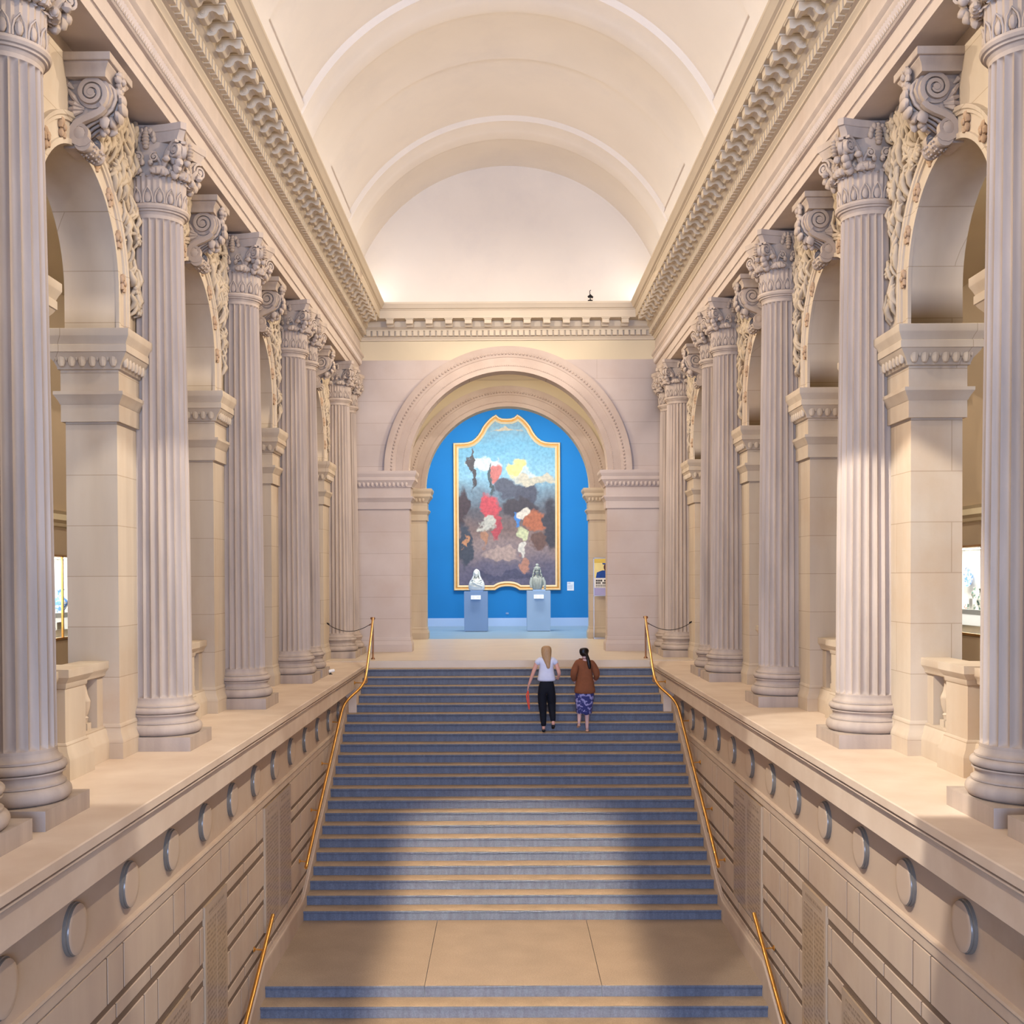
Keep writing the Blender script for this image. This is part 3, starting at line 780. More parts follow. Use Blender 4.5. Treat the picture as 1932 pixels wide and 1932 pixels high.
    # concave-sided abacus with cut corners
    def abr(h, sag, cut, z):
        P = []
        for i in range(4):
            a = PI / 2 * i; R = Matrix.Rotation(a, 3, 'Z')
            P += [tuple(R @ Vector((h, -h + cut, z)))]
            for q in range(1, 8):
                t_ = q / 8; y = (-h + cut) * (1 - t_) + (h - cut) * t_
                P.append(tuple(R @ Vector((h - sag * sin(PI * t_), y, z))))
            P += [tuple(R @ Vector((h, h - cut, z)))]
        return P
    b = B(); b.sweep([abr(34.4, 8, 4.6, 564), abr(34.6, 8, 4.6, 566.5), abr(36.8, 8.1, 4.4, 571), abr(37.2, 8.2, 4.3, 572.4), abr(38.6, 8.4, 4.2, 573), abr(38.6, 8.4, 4.2, 579.2)], True, True)
    b.build('abacus', 'column', t, smooth=30)
    for i in range(4):
        a = PI / 2 * i; o = Vector((cos(a), sin(a), 0)); sd = Vector((-sin(a), cos(a), 0))
        b = B(); c0 = o * 31.6 + Vector((0, 0, 566))
        for j in range(5): b.blob(c0 + Vector((0, 0, -7 + j * 3.1)), (3 + .9 * sin(PI * j / 4), 3 + .9 * sin(PI * j / 4), 2.3), 9, 4)
        for k in range(-3, 4):
            aa = k * .55; b.blob(c0 - o * 1.6 + sd * sin(aa) * 7 + Vector((0, 0, cos(aa) * 8 + 1)), (2.6, 2.6, 3.6), 7, 5, .2, k)
        b.build('fleuron', 'column', t, smooth=50)
    return t
colp = column(); coltree = tree(colp); first = True
CL = ['near column of the pair cut off by the {S} frame edge, only its base and plinth in view', 'tall fluted column at the {S} frame edge, its capital cut by the picture top', 'largest fluted column seen whole on the {S} side, beside the first console', 'second whole fluted column from the camera on the {S} side',
      'front column of the twin pair in the middle of the {S} row', 'rear column of the twin pair in the {S} row, mostly hidden', 'small far fluted column at the {S} end of the hall behind the rope', 'corner column squeezed against the end wall on the {S}']
for s in (-1, 1):
    for i, y in enumerate(COLS):
        z = 0 if i > 5 else -2.35
        lab = CL[i].replace('{S}', SIDE[s])
        if first: colp.location = Vector((s * 338, y, z)) * K; colp.rotation_euler = (0, 0, 0 if s > 0 else PI); colp['label'] = lab; first = False
        else: dup(colp, coltree, (s * 338, y, z), 0 if s > 0 else PI, lab)
# ------------------------------------------------------------------ balustrades
def baluster(b, x, y, z0):
    P = [(4.6, 0), (4.6, 6), (2.8, 6.2), (3.2, 9), (4, 10.6), (2.6, 12), (3.6, 14), (5, 19), (5.6, 24.6), (5.7, 25), (5, 27), (3.4, 31), (2.5, 36), (2.4, 40), (3.1, 41), (3.1, 43), (2.5, 43.4), (3.8, 46.4), (4.4, 47)]
    b.box(x - 4.6, x + 4.6, y - 4.6, y + 4.6, z0, z0 + 6)
    b.lathe(P[2:], (x, y), 14, z0=z0)
def balustrade():
    t = thing('stone_balustrade', (0, 0, 0), 'x', 'balustrade', 'balustrades between the arcade piers')
    hw = 90
    b = B()
    def runx(e, z, x0=13, x1=31): return [(x0 - e, -hw, z), (x1 + e, -hw, z), (x1 + e, hw, z), (x0 - e, hw, z)]
    b.sweep([runx(5, 0), runx(5, 15), runx(4.8, 16.6), runx(2.6, 21), runx(1.4, 26), runx(0, 27.6), runx(0, 29)], True, True).build('base_course', 'pier', t, smooth=30)
    b = B(); b.sweep([runx(-1, 73), runx(.4, 74), runx(1, 77), runx(3.4, 80), runx(3.8, 81), runx(3.8, 87)], True, True).build('top_rail', 'pier', t, smooth=30)
    b = B()
    def pr(e, z): return [(6 - e, -22 - e, z), (33 + e, -22 - e, z), (33 + e, 22 + e, z), (6 - e, 22 + e, z)]
    b.sweep([pr(5.4, 0), pr(5.4, 15.4), pr(5.2, 17), pr(2.6, 22), pr(1.4, 28), pr(0, 29.6), pr(0, 72), pr(1, 73.4), pr(1.4, 77), pr(4.4, 81), pr(5, 82), pr(5, 88.4)], True, True)
    b.build('pedestal', 'pier', t, smooth=30)
    for y in (-82, 82):
        b = B(); b.box(15, 29, y - 8, y + 8, 29, 73); b.build('end_post', 'pier', t, smooth=0)
    for y in (-61, -49, -37, 37, 49, 61):
        b = B(); baluster(b, 22, y, 29); b.build('baluster', 'pier', t, smooth=40)
    return t
bal = balustrade(); btree = tree(bal); first = True
for s in (-1, 1):
    for i, (c, r, zs) in enumerate(BAYS):
        lab = 'low stone balustrade with pedestal, %s side, %s' % (SIDE[s], BAYLAB[i])
        if first: bal.location = Vector((s * PX0, c + 2, -2.35)) * K; bal.rotation_euler = (0, 0, 0 if s > 0 else PI); bal['label'] = lab; first = False
        else: dup(bal, btree, (s * PX0, c + 2, -2.35), 0 if s > 0 else PI, lab)
exec_order.append('arcade')
# ------------------------------------------------------------------ staircase
RZ, TY, ZL = 13.5, 27.5, -310.5
def tint_by_facing(o):
    for p in o.data.polygons: p.material_index = 1 if p.normal.z > .8 else 0
stair = thing('staircase', (0, 1297, -520), 'monumental straight stone staircase with daylight-tinted blue-grey risers rising to the upper floor', 'staircase')
def step(y, z, hw, dy=TY, deep=3):
    P = [(y + 2.2, z - RZ - .4), (y + 2.2, z - 4), (y + .7, z - 3.6), (y, z - 2.3), (y + .1, z - 1), (y + .9, z - .2), (y + 1.8, z), (y + dy + deep, z), (y + dy + deep, z - RZ - .4)]
    b = B(); b.extr(P, -hw, hw); b.v = [(yy, x, zz) for x, yy, zz in b.v]
    o = b.build('step', ['riser', 'tread'], stair, smooth=40); tint_by_facing(o)  # one stone painted in two colours for its blue and warm light
for k in range(0, 23): step(2150 - TY * k, -RZ * k, 270.5 if k <= 4 else 285, TY if k else 3, 3 if k else .1)
for k in range(1, 17): step(1297 - TY * k, ZL - RZ * k, 285)
b = B()
P = [(1299.2, ZL - RZ - .4), (1299.2, ZL - 4), (1297.7, ZL - 3.6), (1297, ZL - 2.3), (1297.1, ZL - 1), (1297.9, ZL - .2), (1298.8, ZL), (1550, ZL), (1550, ZL - RZ)]
for x0, x1 in ((-286, -102.4), (-101.8, 100.8), (101.4, 286)):
    n0 = len(b.v); b.extr(P, x0, x1); b.v[n0:] = [(yy, x, zz) for x, yy, zz in b.v[n0:]]
o = b.build('landing', ['riser', 'landing'], stair, smooth=40); tint_by_facing(o)
# ------------------------------------------------------------------ roundels under the ledge
ORDN = ['1st', '2nd', '3rd', '4th', '5th', '6th', '7th', '8th', '9th', '10th', '11th', '12th', '13th']
def roundel():
    t = thing('roundel', (0, 0, 0), 'x', 'roundel', 'round stone bosses under the ledges')
    def disc(prof, nm, m):
        b = B(); n = 36
        b.sweep([[(x, r * cos(2 * PI * i / n), r * sin(2 * PI * i / n)) for i in range(n)] for r, x in prof], True, True)
        return b.build(nm, m, t, smooth=40)
    disc([(17.5, .6), (17.5, -2), (17.1, -2.4), (16.6, -2.5), (16.6, -3.7), (16.4, -4), (15.5, -4), (15.4, .6)], 'rim', 'disc')
    disc([(16.3, .5), (16.3, -4), (15.9, -4.2), (12, -4.2), (.1, -4.2)], 'face', 'frieze')
    return t
rp = roundel(); rt = tree(rp); first = True
for s in (-1, 1):
    n = 0
    for k in range(-1, 12):
        y = 734.5 + 107.2 * k
        if y > 1960: break
        vis = k >= (-1 if s < 0 else 0)
        lab = 'round stone boss on the %s stair wall, %s counted from the nearest one' % (SIDE[s], ORDN[n]) ; n += 1
        loc = (s * 290, y, -69.5)
        if first: rp.location = Vector(loc) * K; rp.rotation_euler = (0, 0, 0 if s > 0 else PI); rp['label'] = lab; first = False
        else: dup(rp, rt, loc, 0 if s > 0 else PI, lab)
# ------------------------------------------------------------------ inscribed tablets
def text_mat(name, col, dark, rowh, sc_):
    m = material(name, col, .22, .05, 2, spec=.6, stain=(170, 142, 110)); nt = m.node_tree; N, L = nt.nodes, nt.links; b = N['Principled BSDF']
    src = b.inputs['Base Color'].links[0].from_socket
    geo = N.new('ShaderNodeNewGeometry'); sep = N.new('ShaderNodeSeparateXYZ'); L.new(geo.outputs['Position'], sep.inputs[0])
    def mth(op, a, v=None, c=None):
        n = N.new('ShaderNodeMath'); n.operation = op; L.new(a, n.inputs[0])
        if c is not None: L.new(c, n.inputs[1])
        elif v is not None: n.inputs[1].default_value = v
        return n.outputs[0]
    row = mth('LESS_THAN', mth('FRACT', mth('MULTIPLY', sep.outputs[2], 1 / (rowh * K))), .5)
    cb = N.new('ShaderNodeCombineXYZ'); L.new(mth('MULTIPLY', sep.outputs[1], sc_), cb.inputs[0])
    L.new(mth('MULTIPLY', mth('FLOOR', mth('MULTIPLY', sep.outputs[2], 1 / (rowh * K))), 7.3), cb.inputs[1])
    nz = N.new('ShaderNodeTexNoise'); nz.inputs['Scale'].default_value = 1; nz.inputs['Detail'].default_value = 3; L.new(cb.outputs[0], nz.inputs['Vector'])
    msk = mth('MULTIPLY', mth('GREATER_THAN', nz.outputs[0], .47), c=row)
    mx = N.new('ShaderNodeMixRGB'); mx.inputs[2].default_value = lin(dark)
    L.new(mth('MULTIPLY', msk, .5), mx.inputs[0]); L.new(src, mx.inputs[1]); L.new(mx.outputs[0], b.inputs['Base Color'])
    return m
MT['names'] = text_mat('engraved_names_stone', (176, 152, 124), (120, 98, 76), 4.6, 26)
MT['tabstone'] = material('tablet_stone', (182, 158, 130), .22, .05, 2, spec=.6)
for s in (-1, 1):
    for (y0, y1, z1, z0, lab, cols) in ((1047.4, 1130, -147, -392, 'tall stone tablet of engraved names on the %s stair wall, beside the lower handrail', 2),
                                        (1312.6, 1391.6, -109, -254, 'engraved name tablet, %s stair wall, near one of the joined pair', 1),
                                        (1392.4, 1470.4, -109, -254, 'engraved name tablet, %s stair wall, far one of the joined pair', 1),
                                        (910, 997, -204, -392, 'engraved stone tablet on the %s stair wall at the bottom picture edge', 1)):
        t = thing('inscribed_tablet', (s * 290, (y0 + y1) / 2, z0), lab % SIDE[s], 'tablet')
        b = B(); b.box(291.5, 286.6, y0, y1, z0, z1); b.mirror(s); b.build('slab', 'tabstone', t, smooth=0)
        wd = (y1 - y0 - 8) / cols
        for c in range(cols):
            b = B(); b.box(286.7, 286.45, y0 + 4 + c * wd + 1, y0 + 4 + (c + 1) * wd - 2, z0 + 6, z1 - 16 + 0 * c); b.mirror(s); b.build('inscription', 'names', t, smooth=0)
        b = B(); b.box(286.7, 286.45, y0 + 12, y1 - 12, z1 - 12, z1 - 5); b.mirror(s); b.build('inscription', 'names', t, smooth=0)
# ------------------------------------------------------------------ handrails
def smooth_path(P, n=6):
    P = [Vector(p) for p in P]; out = []
    for i in range(len(P) - 1):
        a, b_, c, d = P[max(i - 1, 0)], P[i], P[i + 1], P[min(i + 2, len(P) - 1)]
        for q in range(n):
            t = q / n
            out.append(.5 * ((2 * b_) + (c - a) * t + (2 * a - 5 * b_ + 4 * c - d) * t * t + (3 * b_ - a - 3 * c + d) * t ** 3))
    return out + [P[-1]]
def bracket(t, s, y, z, xw, xr, zr):
    b = B(); n = 14
    b.sweep([[(xw + dx, y + r * cos(2 * PI * i / n), z + r * sin(2 * PI * i / n)) for i in range(n)] for r, dx in ((3.1, 0), (3.1, -.8), (1.6, -2), (1, -2.4))], True, True)
    b.tube([(xw - 2, y, z), (xr + 1.5, y, z - .6), (xr, y, z + 1), (xr, y, zr)], [.95, .9, .9, .8], 8)
    b.mirror(s).build('bracket', 'brass', t, smooth=40)
zr = lambda y: -228.2 + (y - 1528) * .491 + 0
for s in (-1, 1):
    t = thing('handrail', (s * 277, 1700, -300), 'long brass handrail on the %s of the upper flight, bending inwards near the top' % SIDE[s], 'handrail')
    pts = [(277, 1526, -231), (277, 1530, -229)] + [(277, y, zr(y)) for y in (1600, 1700, 1800, 1860)] + [(275, 1885, -53), (268, 1905, -43), (256, 1922, -32), (249, 1940, -21), (248.4, 1965, -9), (250, 2000, 5), (257, 2120, 55), (261, 2178, 77), (262, 2192, 79)]
    b = B(); b.tube(smooth_path(pts, 3), 2.35, 12); b.blob((277, 1526, -231), 2.6, 12, 8); b.mirror(s)
    b.build('rail', 'brass', t, smooth=60)
    for y, z in ((1535, -226), (1630, -176), (1728, -125), (1840, -76)): bracket(t, s, y, z, 288.4 if z < -95 else 290, 277, zr(y))
    bracket(t, s, 1980, -25.5, 271.2, 249, -5)
    b = B(); b.lathe([(0, 0), (4, 0), (4, 1.2), (2.4, 3), (1.7, 4), (1.7, 74), (2.6, 75.4), (4.2, 77.4), (4.6, 79), (4, 81), (0, 81.6)], (263, 2194), 16); b.mirror(s).build('end_post', 'bronze', t, smooth=40)
    t = thing('handrail', (s * 277, 1150, -420), 'short brass handrail on the %s running off the bottom picture edge' % SIDE[s], 'handrail')
    b = B(); b.tube(smooth_path([(277, 1301, -234), (277, 1298, -234.6), (277, 1200, -284), (277, 1000, -382), (277, 900, -431)], 4), 2.35, 12); b.blob((277, 1301, -234), 2.45, 12, 8); b.mirror(s)
    b.build('rail', 'brass', t, smooth=60)
    for y in (1255, 1130, 1005): bracket(t, s, y, -259 - (1255 - y) * .491 + 5, 288.4, 277, -257 - (1255 - y) * .491)
    # rope barrier between the end post and the column
    t = thing('rope_barrier', (s * 310, 2195, 55), 'thin black rope barrier hanging between the %s rail post and the far column' % SIDE[s], 'rope')
    x0, x1, z0, z1 = 266, 353, 69, 70
    P = [(x0 + (x1 - x0) * i / 16, 2195, z0 + (z1 - z0) * i / 16 - 15.5 * (1 - (2 * i / 16 - 1) ** 2)) for i in range(17)]
    b = B(); b.tube(P, .62, 8); b.mirror(s).build('rope', 'black', t, smooth=60)
    for i, q in ((0, (266, 2195, 68)), (1, (351, 2195, 70))):
        b = B(); d = 1 if i == 0 else -1
        b.tube([q, (q[0] + d * 4, 2195, q[2] - 2.6)], [1.1, 1.3], 8); b.tube([(q[0] - d * 3, 2195, q[2] + 1.6), q], [.5, 1.1], 6); b.mirror(s).build('hook', 'bronze' if i == 0 else 'black', t, smooth=60)
    # pier-side eye the rope clips to
# ------------------------------------------------------------------ painting and its frame
def half(pts): return pts + [(-x, z) for x, z in reversed(pts)]
OUT = [(0, 662.5), (14, 663.2), (24, 667), (34, 676), (46, 669), (58, 659), (68, 648), (77, 636), (84, 622), (92, 610), (100, 601), (111, 592.5), (124, 588), (138, 586.4), (171, 585.6), (171, 114.5), (39, 114.5), (33, 118.5), (26, 122.5), (18, 125), (8, 126.4), (0, 126.6)]
pl = half(OUT[:15]); pb = OUT[15:]
outline = OUT + [(-x, z) for x, z in reversed(OUT[1:-1])]
def inset(P, d):
    n = len(P); out = []
    for i in range(n):
        a, b_, c = Vector(P[i - 1]), Vector(P[i]), Vector(P[(i + 1) % n])
        n1 = Vector((-(b_ - a).y, (b_ - a).x)).normalized(); n2 = Vector((-(c - b_).y, (c - b_).x)).normalized()
        m = (n1 + n2); m = m / max(.55, m.length_squared / 2)
        out.append(b_ - m * d * .5 * 1 if False else b_ + m.normalized() * (-d) / max(.6, m.normalized().dot(n1)))
    return out
# outline runs clockwise seen from the hall, so inwards is to the right of travel
t = thing('framed_painting', (0, 3648.9, 114.5), 'huge upright painting in a scroll-topped gilt frame on the blue wall', 'painting')
prof = [(0, 0), (0, 9), (1.6, 11), (4, 11.4), (5.4, 9.6), (7.4, 8), (10, 9.4), (11.4, 10.6), (12.8, 9.4), (15.6, 5), (16.6, 4.6), (17, 1)]
rings = []
loops = []
for d, h in prof: loops.append([(p[0], 3648.9 - h, p[1]) for p in inset(outline, d)])
b = B(); n = len(outline)
for l in loops: b.v += [tuple(q) for q in l]
b.f = [(j * n + i, j * n + (i + 1) % n, (j + 1) * n + (i + 1) % n, (j + 1) * n + i) for j in range(len(loops) - 1) for i in range(n)]
fr = b.build('frame', ['gold', 'goldl'], t, smooth=40)
for p in fr.data.polygons: p.material_index = 1 if (p.index // n) in (2, 3, 7, 8, 9) else 0
b = B(); inn = inset(outline, 16); cc = (0, 3646.6, 350)
def painting_mat():
    m = bpy.data.materials.new('oil_painting'); m.use_nodes = True; nt = m.node_tree; N, L = nt.nodes, nt.links; bs = N['Principled BSDF']
    bs.inputs['Roughness'].default_value = .5
    geo = N.new('ShaderNodeNewGeometry'); nz = N.new('ShaderNodeTexNoise'); nz.inputs['Scale'].default_value = 2.2; nz.inputs['Detail'].default_value = 6
    L.new(geo.outputs['Position'], nz.inputs['Vector'])
    sb = N.new('ShaderNodeVectorMath'); sb.operation = 'SUBTRACT'; sb.inputs[1].default_value = (.5, .5, .5); L.new(nz.outputs['Color'], sb.inputs[0])
    scl = N.new('ShaderNodeVectorMath'); scl.operation = 'SCALE'; scl.inputs['Scale'].default_value = .85; L.new(sb.outputs[0], scl.inputs[0])
    ad = N.new('ShaderNodeVectorMath'); ad.operation = 'ADD'; L.new(geo.outputs['Position'], ad.inputs[0]); L.new(scl.outputs[0], ad.inputs[1])
    sep = N.new('ShaderNodeSeparateXYZ'); L.new(ad.outputs[0], sep.inputs[0])
    mr = N.new('ShaderNodeMapRange'); mr.inputs[1].default_value = 125 * K; mr.inputs[2].default_value = 665 * K; L.new(sep.outputs[2], mr.inputs[0])
    rp_ = N.new('ShaderNodeValToRGB'); L.new(mr.outputs[0], rp_.inputs[0]); el = rp_.color_ramp.elements
    el[0].position = 0; el[0].color = lin((96, 92, 116)); el[1].position = 1; el[1].color = lin((120, 150, 160))
    for p, c in ((.12, (104, 96, 112)), (.24, (150, 128, 122)), (.34, (128, 104, 96)), (.46, (96, 92, 96)), (.56, (118, 140, 152)), (.66, (140, 186, 204)), (.84, (100, 164, 190))):
        e = el.new(p); e.color = lin(c)
    out = rp_.outputs[0]
    PT = [(-70, 520, 50, 20, (206, 212, 208)), (60, 480, 46, 24, (190, 204, 204)), (30, 505, 24, 34, (224, 206, 126)), (-34, 490, 16, 34, (196, 110, 100)), (-112, 500, 7, 70, (74, 66, 66)), (-52, 470, 6, 56, (70, 84, 86)),
          (2, 440, 52, 30, (84, 86, 98)), (70, 430, 34, 46, (78, 78, 90)), (96, 468, 60, 14, (196, 186, 162)), (40, 380, 60, 34, (70, 62, 66)), (-58, 372, 26, 44, (200, 78, 84)), (-34, 310, 14, 46, (184, 76, 82)), (-66, 330, 22, 26, (196, 190, 174)),
          (-72, 276, 10, 32, (176, 126, 96)), (-142, 370, 18, 60, (74, 58, 60)), (-134, 260, 22, 66, (66, 70, 80)), (-132, 270, 8, 24, (190, 132, 92)), (34, 342, 14, 24, (74, 132, 196)), (52, 360, 18, 22, (220, 206, 186)), (92, 338, 28, 34, (180, 104, 70)),
          (50, 296, 22, 24, (204, 204, 158)), (48, 250, 18, 18, (216, 206, 190)), (56, 200, 16, 30, (186, 130, 106)), (140, 320, 26, 74, (66, 62, 68)), (104, 270, 26, 30, (110, 80, 68)), (-20, 226, 60, 16, (176, 150, 138)), (0, 160, 110, 12, (78, 76, 98)), (0, 628, 44, 7, (190, 172, 140))]
    for cx_, cz_, rx, rz, col in PT:
        def mt(op, a, bv):
            q = N.new('ShaderNodeMath'); q.operation = op; L.new(a, q.inputs[0])
            if isinstance(bv, (int, float)): q.inputs[1].default_value = bv
            else: L.new(bv, q.inputs[1])
            return q.outputs[0]
        dx = mt('MULTIPLY', mt('SUBTRACT', sep.outputs[0], cx_ * K), 1 / (rx * K)); dz = mt('MULTIPLY', mt('SUBTRACT', sep.outputs[2], cz_ * K), 1 / (rz * K))
        r2 = mt('ADD', mt('MULTIPLY', dx, dx), mt('MULTIPLY', dz, dz))
        q = N.new('ShaderNodeMapRange'); q.inputs[1].default_value = 1.25; q.inputs[2].default_value = .7; L.new(r2, q.inputs[0])
        mx = N.new('ShaderNodeMixRGB'); L.new(q.outputs[0], mx.inputs[0]); L.new(out, mx.inputs[1]); mx.inputs[2].default_value = lin(col); out = mx.outputs[0]
    n2 = N.new('ShaderNodeTexNoise'); n2.inputs['Scale'].default_value = 9; n2.inputs['Detail'].default_value = 8; L.new(geo.outputs['Position'], n2.inputs['Vector'])
    r3 = N.new('ShaderNodeValToRGB'); r3.color_ramp.elements[0].position = .35; r3.color_ramp.elements[0].color = (.82, .82, .82, 1); r3.color_ramp.elements[1].position = .62; r3.color_ramp.elements[1].color = (1.15, 1.12, 1.08, 1); L.new(n2.outputs[0], r3.inputs[0])
    mx = N.new('ShaderNodeMixRGB'); mx.blend_type = 'MULTIPLY'; mx.inputs[0].default_value = 1; L.new(out, mx.inputs[1]); L.new(r3.outputs[0], mx.inputs[2])
    L.new(mx.outputs[0], bs.inputs['Base Color']); return m
MT['oil'] = painting_mat()
b.add([(p[0], 3645.6, p[1]) for p in inn] + [cc[:1] + (3645.6,) + cc[2:]], [(i, (i + 1) % len(inn), len(inn)) for i in range(len(inn))])
b.build('canvas', 'oil', t, smooth=0)
# wall label and socket
def card(name, x0, x1, z0, z1, yf, th, lab, cat, rows):
    t = thing(name, ((x0 + x1) / 2, yf, z0), lab, cat)
    b = B(); b.box(x0, x1, yf - th, yf, z0, z1); b.build('panel', 'card', t, smooth=0)
    b = B()
    for x_, w_, z_, h_ in rows: b.box(x_, x_ + w_, yf - th - .12, yf - th, z_, z_ + h_)
    b.build('print', 'cardtext', t, smooth=0); return t
card('wall_label', 191.8, 213.4, 113, 140.8, 3648.9, .8, 'small white text label on the blue wall right of the painting', 'label', [(193.5, 9, 135, 3)] + [(193.5, 17 - (i % 3), 130 - 2.2 * i, .9) for i in range(6)])
b = B(); b.box(-5, 4, 3647.6, 3648.9, 38, 43.4); tag(b.build('wall_socket', 'plinth', smooth=0), 'tiny blue socket plate low on the blue wall between the pedestals', 'socket')
# ------------------------------------------------------------------ pedestals and busts
for s, m, xc, y0, H, lab in ((-1, 'plinth', -91.6, 3285, 115.6, 'darker blue-grey display pedestal on the left, under the veiled bust'), (1, 'plinth2', 90, 3290, 117, 'paler blue-grey display pedestal on the right, under the curly-haired bust')):
    t = thing('display_pedestal', (xc, y0 + 34, 0), lab, 'pedestal', None)
    b = B(); b.box(xc - 31, xc + 31, y0 + 4, y0 + 62, 0, 1.2); b.build('foot', 'black', t, smooth=0)
    b = B(); b.box(xc - 34, xc + 34, y0, y0 + 66, 1.2, H); b.build('body', m, t, smooth=0)
    b = B(); b.box(xc - 16, xc + 20, y0 + 12, y0 + 48, H, H + 3.4); b.build('cap_block', m, t, smooth=0)
    b = B(); a = H - 22; b.add([(xc - 14, y0 - 9, a), (xc + 14, y0 - 9, a), (xc + 14, y0 - 2, a + 11), (xc - 14, y0 - 2, a + 11), (xc - 14, y0 - 8.4, a - .5), (xc + 14, y0 - 8.4, a - .5), (xc + 14, y0, a + 10.6), (xc - 14, y0, a + 10.6)], [(0, 1, 2, 3), (4, 5, 6, 7), (0, 1, 5, 4), (1, 2, 6, 5), (2, 3, 7, 6), (3, 0, 4, 7)])
    lb = b.build('label_stand', 'card', t, smooth=0)
    b = B()
    for i in range(4):
        u_ = .2 + .18 * i; z_, y_ = a + 11 * u_, y0 - 9 + 7 * u_ - .2
        for xa, xb in ((xc - 12, xc - 3), (xc + 1, xc + 12)): b.add([(xa, y_, z_), (xb, y_, z_), (xb, y_ + .5, z_ + .8), (xa, y_ + .5, z_ + .8)], [(0, 1, 2, 3)])
    b.build('print', 'cardtext', t, smooth=0)
# veiled bust
xc, yc, zb = -90, 3316, 119
t = thing('veiled_bust', (xc, yc, zb), 'white marble bust of a veiled woman with crossed hands, on the left pedestal', 'bust')
b = B()
b.lathe([(0, 0), (20.5, 0), (22.6, 2), (23.6, 8), (23.4, 15), (21.6, 23), (18, 29.5), (12.6, 33.6), (8, 36), (6.4, 40), (0, 42)], (0, 0), 28)
b.v = [(xc + x, yc + y * .62, zb + z) for x, y, z in b.v]
b.blob((xc - 1, yc - 4, zb + 48), (7.2, 8, 10), 18, 14)          # head
b.blob((xc - 2.2, yc - 12.2, zb + 47), (1.3, 2.2, 2.8), 8, 6); b.blob((xc - 2, yc - 11, zb + 42.6), (2, 1.2, .8), 8, 5); b.blob((xc - 1.6, yc - 10.2, zb + 39.8), (2.6, 2, 2), 8, 6)
for e in (-1, 1): b.blob((xc - 2 + e * 3, yc - 10.6, zb + 49.4), (1.7, 1, .9), 8, 5); b.tube([(xc - 2 + e * 1.4, yc - 11.4, zb + 51.2), (xc - 2 + e * 3.2, yc - 11.2, zb + 52), (xc - 2 + e * 5, yc - 10, zb + 51)], .5, 5)
b.build('torso', 'marble', t, smooth=60)
b = B(); rows = []
for j in range(11):      # hood: open at the front
    tt = j / 10; z = zb + 62 - 34 * tt; r = 10.4 * math.sqrt(max(.01, 1 - (1 - min(1, tt * 2.2)) ** 2)) + max(0, tt - .55) * 16
    row_ = []
    op = .72 if .12 < tt < .95 else .05
    for i in range(25):
        a = -PI / 2 + op + (2 * PI - 2 * op) * i / 24; rr = r * (1 + .05 * sin(i * 2.3 + j * .5))
        row_.append((xc + rr * cos(a) * .98, yc - 1 + rr * sin(a) * .95, z))
    rows.append(row_)
b.sweep(rows, False, False)
ho = b.build('veil', 'marble', t, smooth=60)
md = ho.modifiers.new('thickness', 'SOLIDIFY'); md.thickness = 1.1 * K
b = B()
for i, (x0, z0, x1, z1) in enumerate(((-20, 18, 14, 6), (-19, 14, 10, 4), (-18, 22, 17, 10), (-12, 27, 19, 15), (19, 20, -8, 9), (16, 27, 4, 16))):
    b.tube([(xc + x0, yc - 11, zb + z0), (xc + (x0 + x1) / 2, yc - 16, zb + (z0 + z1) / 2 + 1), (xc + x1, yc - 12.5, zb + z1)], [1.2, 2, 1.2], 7)
b.tube([(xc + 16, yc - 12, zb + 12), (xc + 2, yc - 17, zb + 17), (xc - 8, yc - 16, zb + 23)], [3.4, 2.8, 2.2], 8)
for q in range(4): b.tube([(xc - 7, yc - 16.5, zb + 24.5 - q * 1.5), (xc - 11, yc - 16.4, zb + 26.6 - q * 1.6), (xc - 13.4, yc - 14.8, zb + 26 - q * 1.8)], [.85, .8, .6], 6)
b.tube([(xc - 5, yc - 16.4, zb + 25), (xc - 6, yc - 17, zb + 29)], [.9, .7], 6)
b.build('crossed_arms', 'marble', t, smooth=60)
# curly-haired bust
xc, yc, zb = 86.5, 3318, 120.4
t = thing('crowned_bust', (xc, yc, zb), 'pale grey stone bust of a bearded, crowned, long-haired figure on the right pedestal', 'bust')
b = B(); b.lathe([(0, 0), (12, 0), (14, 4), (17, 12), (19, 22), (18, 30), (14, 36), (8, 40), (6, 44), (0, 45)], (0, 0), 26)
b.v = [(xc + x, yc + y * .62, zb + z) for x, y, z in b.v]
b.blob((xc, yc - 3, zb + 52), (6.6, 7.6, 9), 18, 14)
b.blob((xc, yc - 10.6, zb + 51), (1.3, 2, 2.6), 8, 6); b.blob((xc, yc - 9.6, zb + 46.8), (2.2, 1.2, .8), 8, 5)
for e in (-1, 1): b.blob((xc + e * 3, yc - 9.6, zb + 53.6), (1.6, .9, .8), 8, 5)
b.tube([(xc + 15, yc - 3, zb + 34), (xc + 21, yc - 6, zb + 22), (xc + 22, yc - 8, zb + 8)], [5, 4.4, 3.6], 9); b.tube([(xc - 15, yc - 3, zb + 34), (xc - 19, yc - 6, zb + 20), (xc - 17, yc - 8, zb + 6)], [5, 4.4, 4], 9)
b.blob((xc + 22, yc - 8, zb + 5), (3.6, 3.4, 4), 9, 6)
for i in range(5): b.tube([(xc - 12 + i * 6, yc - 10, zb + 32), (xc - 9 + i * 4.6, yc - 12.6, zb + 18), (xc - 8 + i * 4, yc - 11, zb + 3)], [1.2, 1.8, 1.2], 6)
b.build('torso', 'grey', t, smooth=60)
b = B(); rr = random.Random(3)
